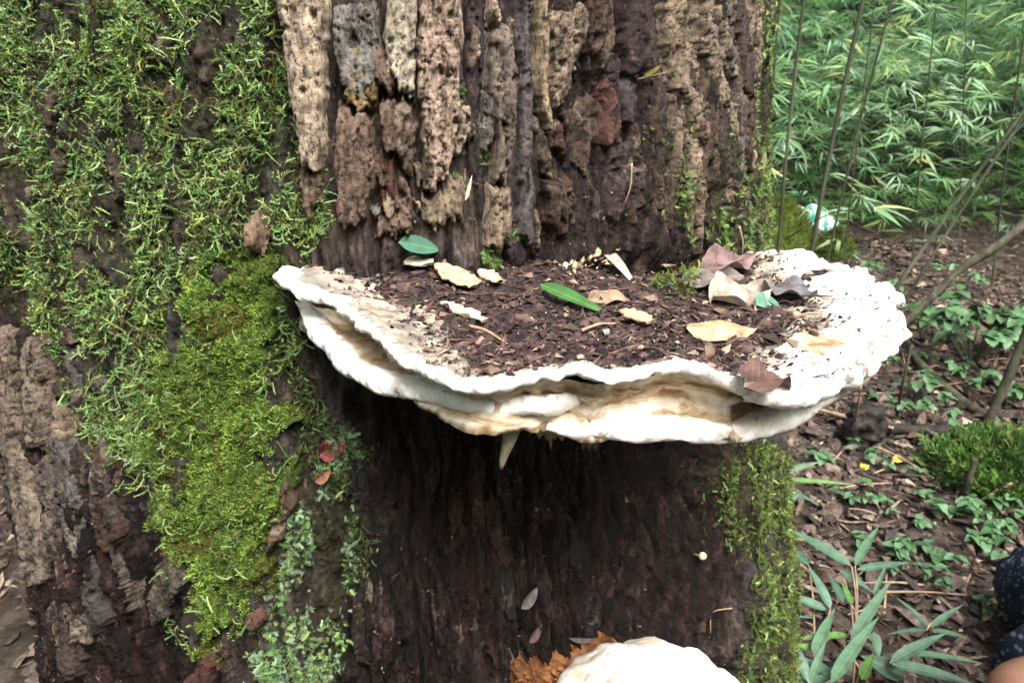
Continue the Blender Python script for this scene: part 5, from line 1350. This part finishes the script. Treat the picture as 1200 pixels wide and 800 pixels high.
# ------------------------------------------------------------------ plastic bag
bp = ad(955, 266, 5.25); bp[2] = bp[2]
bag = empty('plastic_bag', bp); tag(bag, 'crumpled white plastic bag with teal stripes lying behind the mossy mound', 'bag')
a_ = np.linspace(0, 2 * np.pi, 56, endpoint=False); e = np.linspace(-np.pi / 2, np.pi / 2, 30)
A_, E = np.meshgrid(a_, e, indexing='ij'); D = np.stack([np.cos(E) * np.cos(A_), np.cos(E) * np.sin(A_), np.sin(E)], -1)
cr = np.abs(fbm(D[..., 0] * 2.6, D[..., 1] * 2.6, D[..., 2] * 2.6, 4, .6))
V = D * np.array([.17, .11, .12]) * (.75 + .5 * cr)[..., None]; V[..., 2] -= V[..., 0] * .35
q = NT('printed_plastic'); ci = q.coord()
w = q.n('ShaderNodeTexWave'); w.inputs['Scale'].default_value = 3.2; w.inputs['Distortion'].default_value = 3.0; w.bands_direction = 'X'; q.l(ci, w.inputs[0])
q.col(q.mix(q.ramp(w.outputs['Fac'], [(.70, 0.0), (.76, 1.0)]), (.80, .84, .86), (.10, .50, .42))); q.rough(.35, .5)
obj('crumpled_film', np_mesh('crumpled_film', V.reshape(-1, 3), [grid_faces(56, 30, wrap=True)], q.m), bag)
kn = tube(spline([V[10, 25], V[10, 25] + [-.05, 0, .05], V[10, 25] + [-.09, .01, .03]], 8), np.linspace(.03, .012, 8), 8, .4, 30)
obj('tied_end', np_mesh('tied_end', kn[0], kn[1], q.m), bag)

# ------------------------------------------------------------------ seedlings and herbs
seed_cols = [(0.060, 0.145, 0.085), (0.048, 0.125, 0.072), (0.088, 0.185, 0.105), (0.085, 0.20, 0.04)]
def seedling(label, base, leaves, group='bamboo seedlings at the foot of the trunk'):
    """leaves: (px0,py0,z0, px1,py1,z1, width m, colour index)"""
    g = gp(*base); root = empty('bamboo_seedling', g); tag(root, label, 'seedling', group)
    for k, (x0, y0, z0, x1, y1, z1, W, ci_) in enumerate(leaves):
        a = on_plane(np.array([float(x0)]), np.array([float(y0)]), np.array([z0]))[0]; b = on_plane(np.array([float(x1)]), np.array([float(y1)]), np.array([z1]))[0]
        d = b - a; L = float(np.linalg.norm(d))
        me = leaf_mesh('leaf', seed_cols[ci_], M['leaf'], L=L * 1.03, W=W * 0.92, nseg=9, fold=random.uniform(.2, .45), bend=.22, cross=2, twist=random.uniform(-.2, .2))
        side_up = Vector((random.gauss(0, .25), -.25 + random.gauss(0, .2), 1))
        obj('leaf', me, root, mat4=frame(a - g, Vector(d) + Vector((0, 0, L * .09)), side_up))
        if k % 2 == 0:
            V, F = tube(spline([np.zeros(3) + [0, 0, -.01], (a - g) * .5 + [0, 0, .03], a - g], 8), np.linspace(.0028, .0016, 8), 6)
            obj('stem', np_mesh('stem', V, F, tw_tan), root)
seedling('bamboo seedling with broad blue green blades fanned above the litter', (1003, 760), [
    (1002, 663, .17, 1029, 616, .19, .026, 2), (1004, 667, .17, 1067, 661, .16, .022, 0), (998, 663, .17, 924, 620, .20, .034, 0),
    (1024, 698, .16, 1039, 660, .20, .014, 0), (985, 668, .15, 1022, 694, .13, .024, 1), (988, 705, .13, 972, 672, .15, .022, 1), (998, 708, .12, 986, 680, .13, .018, 3)])
seedling('bamboo seedling with two long overlapping blades', (1000, 805), [
    (997, 752, .14, 1043, 680, .20, .030, 2), (974, 800, .16, 1027, 722, .20, .034, 2), (1010, 795, .13, 1023, 766, .18, .026, 3), (1024, 740, .08, 1030, 772, .05, .03, 1)])
seedling('bamboo seedling hugging the mossy trunk flank', (955, 790), [
    (973, 713, .14, 948, 662, .19, .028, 0), (968, 714, .14, 918, 696, .17, .024, 0), (954, 768, .14, 976, 712, .19, .032, 2), (996, 744, .13, 928, 750, .15, .020, 3),
    (948, 662, .19, 918, 636, .20, .022, 1), (985, 798, .12, 934, 768, .15, .036, 1), (962, 762, .12, 930, 756, .14, .02, 3), (955, 724, .12, 926, 722, .13, .008, 0)])
seedling('bamboo seedling with long blades reaching towards the person', (1060, 800), [
    (1043, 776, .13, 1108, 742, .16, .030, 1), (1052, 764, .13, 1150, 776, .14, .022, 0), (1046, 778, .13, 1142, 802, .14, .030, 0), (1060, 792, .09, 1010, 770, .1, .05, 1)])
seedling('bamboo seedling with narrow blades beside the trunk below the bracket', (915, 600), [
    (908, 556, .14, 962, 543, .16, .026, 2), (908, 562, .14, 1001, 570, .15, .018, 3), (910, 570, .12, 958, 590, .11, .026, 1), (912, 600, .10, 940, 578, .13, .024, 0)])

seedling('low bamboo seedling with narrow dark blades amid the litter below the stake', (1090, 745), [
    (1088, 735, .06, 1052, 700, .10, .020, 1), (1090, 735, .06, 1128, 708, .10, .020, 0), (1086, 738, .06, 1040, 742, .07, .018, 1), (1092, 738, .06, 1136, 748, .06, .018, 1)])
seedling('bamboo seedling with drooping blades at the very foot of the trunk', (945, 815), [
    (948, 800, .13, 926, 742, .18, .026, 0), (950, 805, .12, 998, 778, .15, .026, 1), (946, 806, .12, 984, 830, .10, .030, 0), (944, 800, .12, 925, 790, .14, .024, 2), (950, 800, .13, 966, 752, .19, .022, 2)])
herb_leaf = [leaf_mesh('leaf', c_, M['leaf'], L=.05, W=.034, kind='heart', nseg=7, fold=.2, bend=.5, cross=2, wav=.1, seed=i) for i, c_ in enumerate([(0.050, 0.13, 0.045), (0.072, 0.17, 0.07), (0.10, 0.215, 0.095)])]
def herb(label, c, nst, h, spread, sc, nl=4, group='green herbs on the forest floor', name='forest_herb'):
    root = empty(name, c); tag(root, label, 'herb', group)
    for s_ in range(nst):
        a_ = random.uniform(0, 6.28); e = np.array([math.cos(a_) * spread * random.uniform(.3, 1), math.sin(a_) * spread * random.uniform(.3, 1), h * random.uniform(.55, 1)])
        V, F = tube(spline([[0, 0, -.01], e * .5 + [0, 0, h * .12], e], 7), np.linspace(.002, .0012, 7), 5); obj('stem', np_mesh('stem', V, F, M['culm']), root)
        for j in range(nl):
            b_ = a_ + j * 6.28 / nl + random.gauss(0, .3)
            obj('leaf', random.choice(herb_leaf), root, mat4=frame(e * random.uniform(.82, 1.0), (math.cos(b_), math.sin(b_), random.gauss(-.1, .2)), (random.gauss(0, .2), random.gauss(0, .2), 1)) @ Matrix.Scale(sc * random.uniform(.7, 1.25), 4))
random.seed(5)
herb('leafy green herb bush under the leaning branch', gp(1135, 428), 26, .30, .26, 1.35, 5, name='herb_bush')
herb('leafy herb bush growing at the foot of the standing stick', gp(1195, 418), 16, .28, .18, 1.3, 5, name='herb_bush')
for (x, y, n_, h_, sp_, sc_, lb) in [
    (1120, 612, 5, .09, .09, .75, 'low herb with dark leaves beside the mossy stake'), (1165, 606, 4, .09, .08, .75, 'low herb at the edge of the green hummock'),
    (1046, 652, 4, .08, .05, .75, 'small herb right beside the fanned bamboo seedling'), (1105, 655, 4, .05, .07, .7, 'small flat herb between seedling and stake'),
    (1188, 676, 4, .08, .06, .85, 'small herb beside the navy floral cloth'), (966, 548, 3, .06, .04, .7, 'tiny bright herb beside the narrow seedling blades'),
    (1078, 588, 2, .05, .03, .5, 'tiny herb sprout in the open leaf litter'), (1010, 640, 3, .05, .04, .5, 'tiny herb sprout behind the fanned seedling'),
    (1095, 500, 4, .10, .09, .8, 'herb growing over the rotten log'), (1050, 498, 3, .10, .06, .8, 'herb behind the dead stick on the log'),
    (1070, 470, 5, .14, .10, .9, 'herb between the burnt stump and the fallen branch'), (1180, 480, 5, .12, .10, .9, 'herb behind the green hummock'),
    (1128, 548, 2, .06, .03, .6, 'tiny herb sprout at the top of the mossy stake'), (1070, 388, 6, .14, .12, .9, 'light green herb at the foot of the leaning branch'),
    (1130, 455, 5, .12, .10, .9, 'herb beyond the fallen branch near the herb bush'), (1030, 545, 3, .06, .05, .6, 'small herb beside the two yellow leaves'),
    (1150, 640, 4, .07, .07, .8, 'low herb in the litter below the green hummock'), (1075, 620, 3, .05, .05, .6, 'small herb above the fanned bamboo seedling'),
    (985, 590, 3, .06, .05, .6, 'small herb in the litter beside the mossy trunk flank'), (1120, 350, 6, .2, .16, 1.0, 'herb growing behind the leaning branch'), (1030, 345, 6, .2, .16, 1.0, 'herb growing behind the lumpy bracket rim')]:
    herb(lb, gp(x, y), n_, h_, sp_, sc_)

for (x, y) in [(1000, 530), (1042, 600), (1062, 560), (1090, 540), (1108, 600), (1150, 620), (1178, 640), (1065, 680), (1090, 690), (1030, 470), (1110, 480), (1150, 450), (1085, 430), (1045, 430), (1170, 720), (1010, 600)]:
    herb('small green herb sprout in the open leaf litter', gp(x, y), 3, random.uniform(.04, .10), random.uniform(.04, .07), random.uniform(.45, .8), random.choice([3, 4, 5]), group='herb sprouts in the leaf litter', name='herb_sprout')

# ------------------------------------------------------------------ crouching person at the edge of the picture
def person():
    kx = ad(1186, 806, 1.00)
    base = np.array([kx[0] + .30, kx[1] + .17, 0.0])
    root = empty('person', base); tag(root, 'person in a navy floral dress crouching with a bare knee raised', 'person')
    K = kx - base
    J = {'pel': (.16, .06, .26), 'chest': (.24, .04, .50), 'sh': (.25, .03, .68), 'neck': (.24, .02, .76), 'head': (.22, .01, .85), 'crown': (.22, .01, .95),
         'hipL': (.14, -.05, .26), 'kneeL': tuple(K), 'ankL': (K[0] + .03, K[1] - .02, .08), 'toeL': (K[0] - .06, K[1] - .14, .03),
         'hipR': (.14, .15, .26), 'kneeR': (.16, .46, .07), 'ankR': (.42, .30, .05), 'toeR': (.52, .26, .03),
         'shL': (.25, -.13, .66), 'elL': (.14, -.24, .46), 'wrL': (.02, -.16, .47), 'haL': (-.04, -.14, .47),
         'shR': (.25, .19, .66), 'elR': (.26, .30, .44), 'wrR': (.22, .34, .28), 'haR': (.21, .36, .22)}
    E = [('pel', 'chest'), ('chest', 'sh'), ('sh', 'neck'), ('neck', 'head'), ('head', 'crown'), ('pel', 'hipL'), ('hipL', 'kneeL'), ('kneeL', 'ankL'), ('ankL', 'toeL'), ('pel', 'hipR'), ('hipR', 'kneeR'), ('kneeR', 'ankR'), ('ankR', 'toeR'),
         ('sh', 'shL'), ('shL', 'elL'), ('elL', 'wrL'), ('wrL', 'haL'), ('sh', 'shR'), ('shR', 'elR'), ('elR', 'wrR'), ('wrR', 'haR')]
    rad_ = dict(pel=.13, chest=.12, sh=.08, neck=.05, head=.085, crown=.06, hipL=.09, kneeL=.055, ankL=.04, toeL=.03, hipR=.09, kneeR=.055, ankR=.04, toeR=.03, shL=.055, elL=.04, wrL=.028, haL=.03, shR=.055, elR=.04, wrR=.028, haR=.03)
    names = list(J); me = bpy.data.meshes.new('body')
    me.from_pydata([J[k] for k in names], [(names.index(a), names.index(b)) for a, b in E], [])
    o = obj('body', me, root)
    sk = o.modifiers.new('skin', 'SKIN'); ss = o.modifiers.new('sub', 'SUBSURF'); ss.levels = ss.render_levels = 2
    for i, k in enumerate(names):
        me.skin_vertices[0].data[i].radius = (rad_[k], rad_[k]); me.skin_vertices[0].data[i].use_root = (k == 'pel')
    sk.use_smooth_shade = True
    me.materials.append(mat_tint('brown_skin', .5, .4, 0, 30, .12, attr=False, color=(0.17, 0.085, 0.055)))
    # dress: torso and skirt over the thighs
    q = NT('navy_floral_cloth'); ci = q.coord(); v = q.n('ShaderNodeTexVoronoi'); v.inputs['Scale'].default_value = 70; q.l(ci, v.inputs[0])
    n_ = q.noise(ci, 60, 3, .6)
    f = q.ramp(q.math('ADD', v.outputs['Distance'], q.math('MULTIPLY', q.math('SUBTRACT', n_, .5), .5)), [(.22, 1.0), (.34, 0.0)])
    q.col(q.mix(f, (.016, .024, .05), (.16, .20, .27))); q.rough(.85, .2)
    V, F = tube(spline([(.16, .06, .14), (.19, .05, .32), (.24, .04, .49), (.25, .03, .65), (.245, .02, .73)], 24), np.interp(np.linspace(0, 1, 24), [0, .3, .6, .85, 1], [.21, .18, .16, .145, .06]), 32, .12, 22)
    obj('dress', np_mesh('dress', V, F, q.m), root)
    for kn, hp in ((K, J['hipL']), (np.array(J['kneeR']), J['hipR'])):
        hp = np.array(hp); e = hp + (kn - hp) * .84
        V, F = tube(spline([hp, hp + (kn - hp) * .4 + [0, 0, .015], e + [0, 0, .008]], 16), np.linspace(.135, .10, 16), 32, .16, 26)
        obj('skirt', np_mesh('skirt', V, F, q.m), root)
    V, F = tube([(.24, .01, .83), (.24, .01, .90), (.235, .01, .96), (.23, .01, 1.0)], [.082, .105, .088, .02], 16, .08, 20)
    obj('hair', np_mesh('hair', V, F, tw_drk), root)
person()

# ------------------------------------------------------------------ damp air of the cloud forest
if HAZE:
    q = bpy.data.materials.new('damp_air'); q.use_nodes = True; nt = q.node_tree; nt.nodes.clear()
    ou = nt.nodes.new('ShaderNodeOutputMaterial'); pv = nt.nodes.new('ShaderNodeVolumePrincipled')
    pv.inputs['Color'].default_value = (.93, .96, .95, 1); pv.inputs['Density'].default_value = HAZE; pv.inputs['Anisotropy'].default_value = 0.2
    nt.links.new(pv.outputs[0], ou.inputs['Volume'])
    x0, x1, y0, y1, z0, z1 = -95, 95, -95, 95, -1.3, 7.6
    V = np.array([(x, y, z) for x in (x0, x1) for y in (y0, y1) for z in (z0, z1)])
    F = [[0, 1, 3, 2], [4, 6, 7, 5], [0, 4, 5, 1], [2, 3, 7, 6], [0, 2, 6, 4], [1, 5, 7, 3]]
    hz = obj('haze', np_mesh('haze', V, [np.array(F)], q, smooth=False)); hz['kind'] = 'stuff'; hz['label'] = 'thin damp haze in the forest air'; hz['category'] = 'haze'
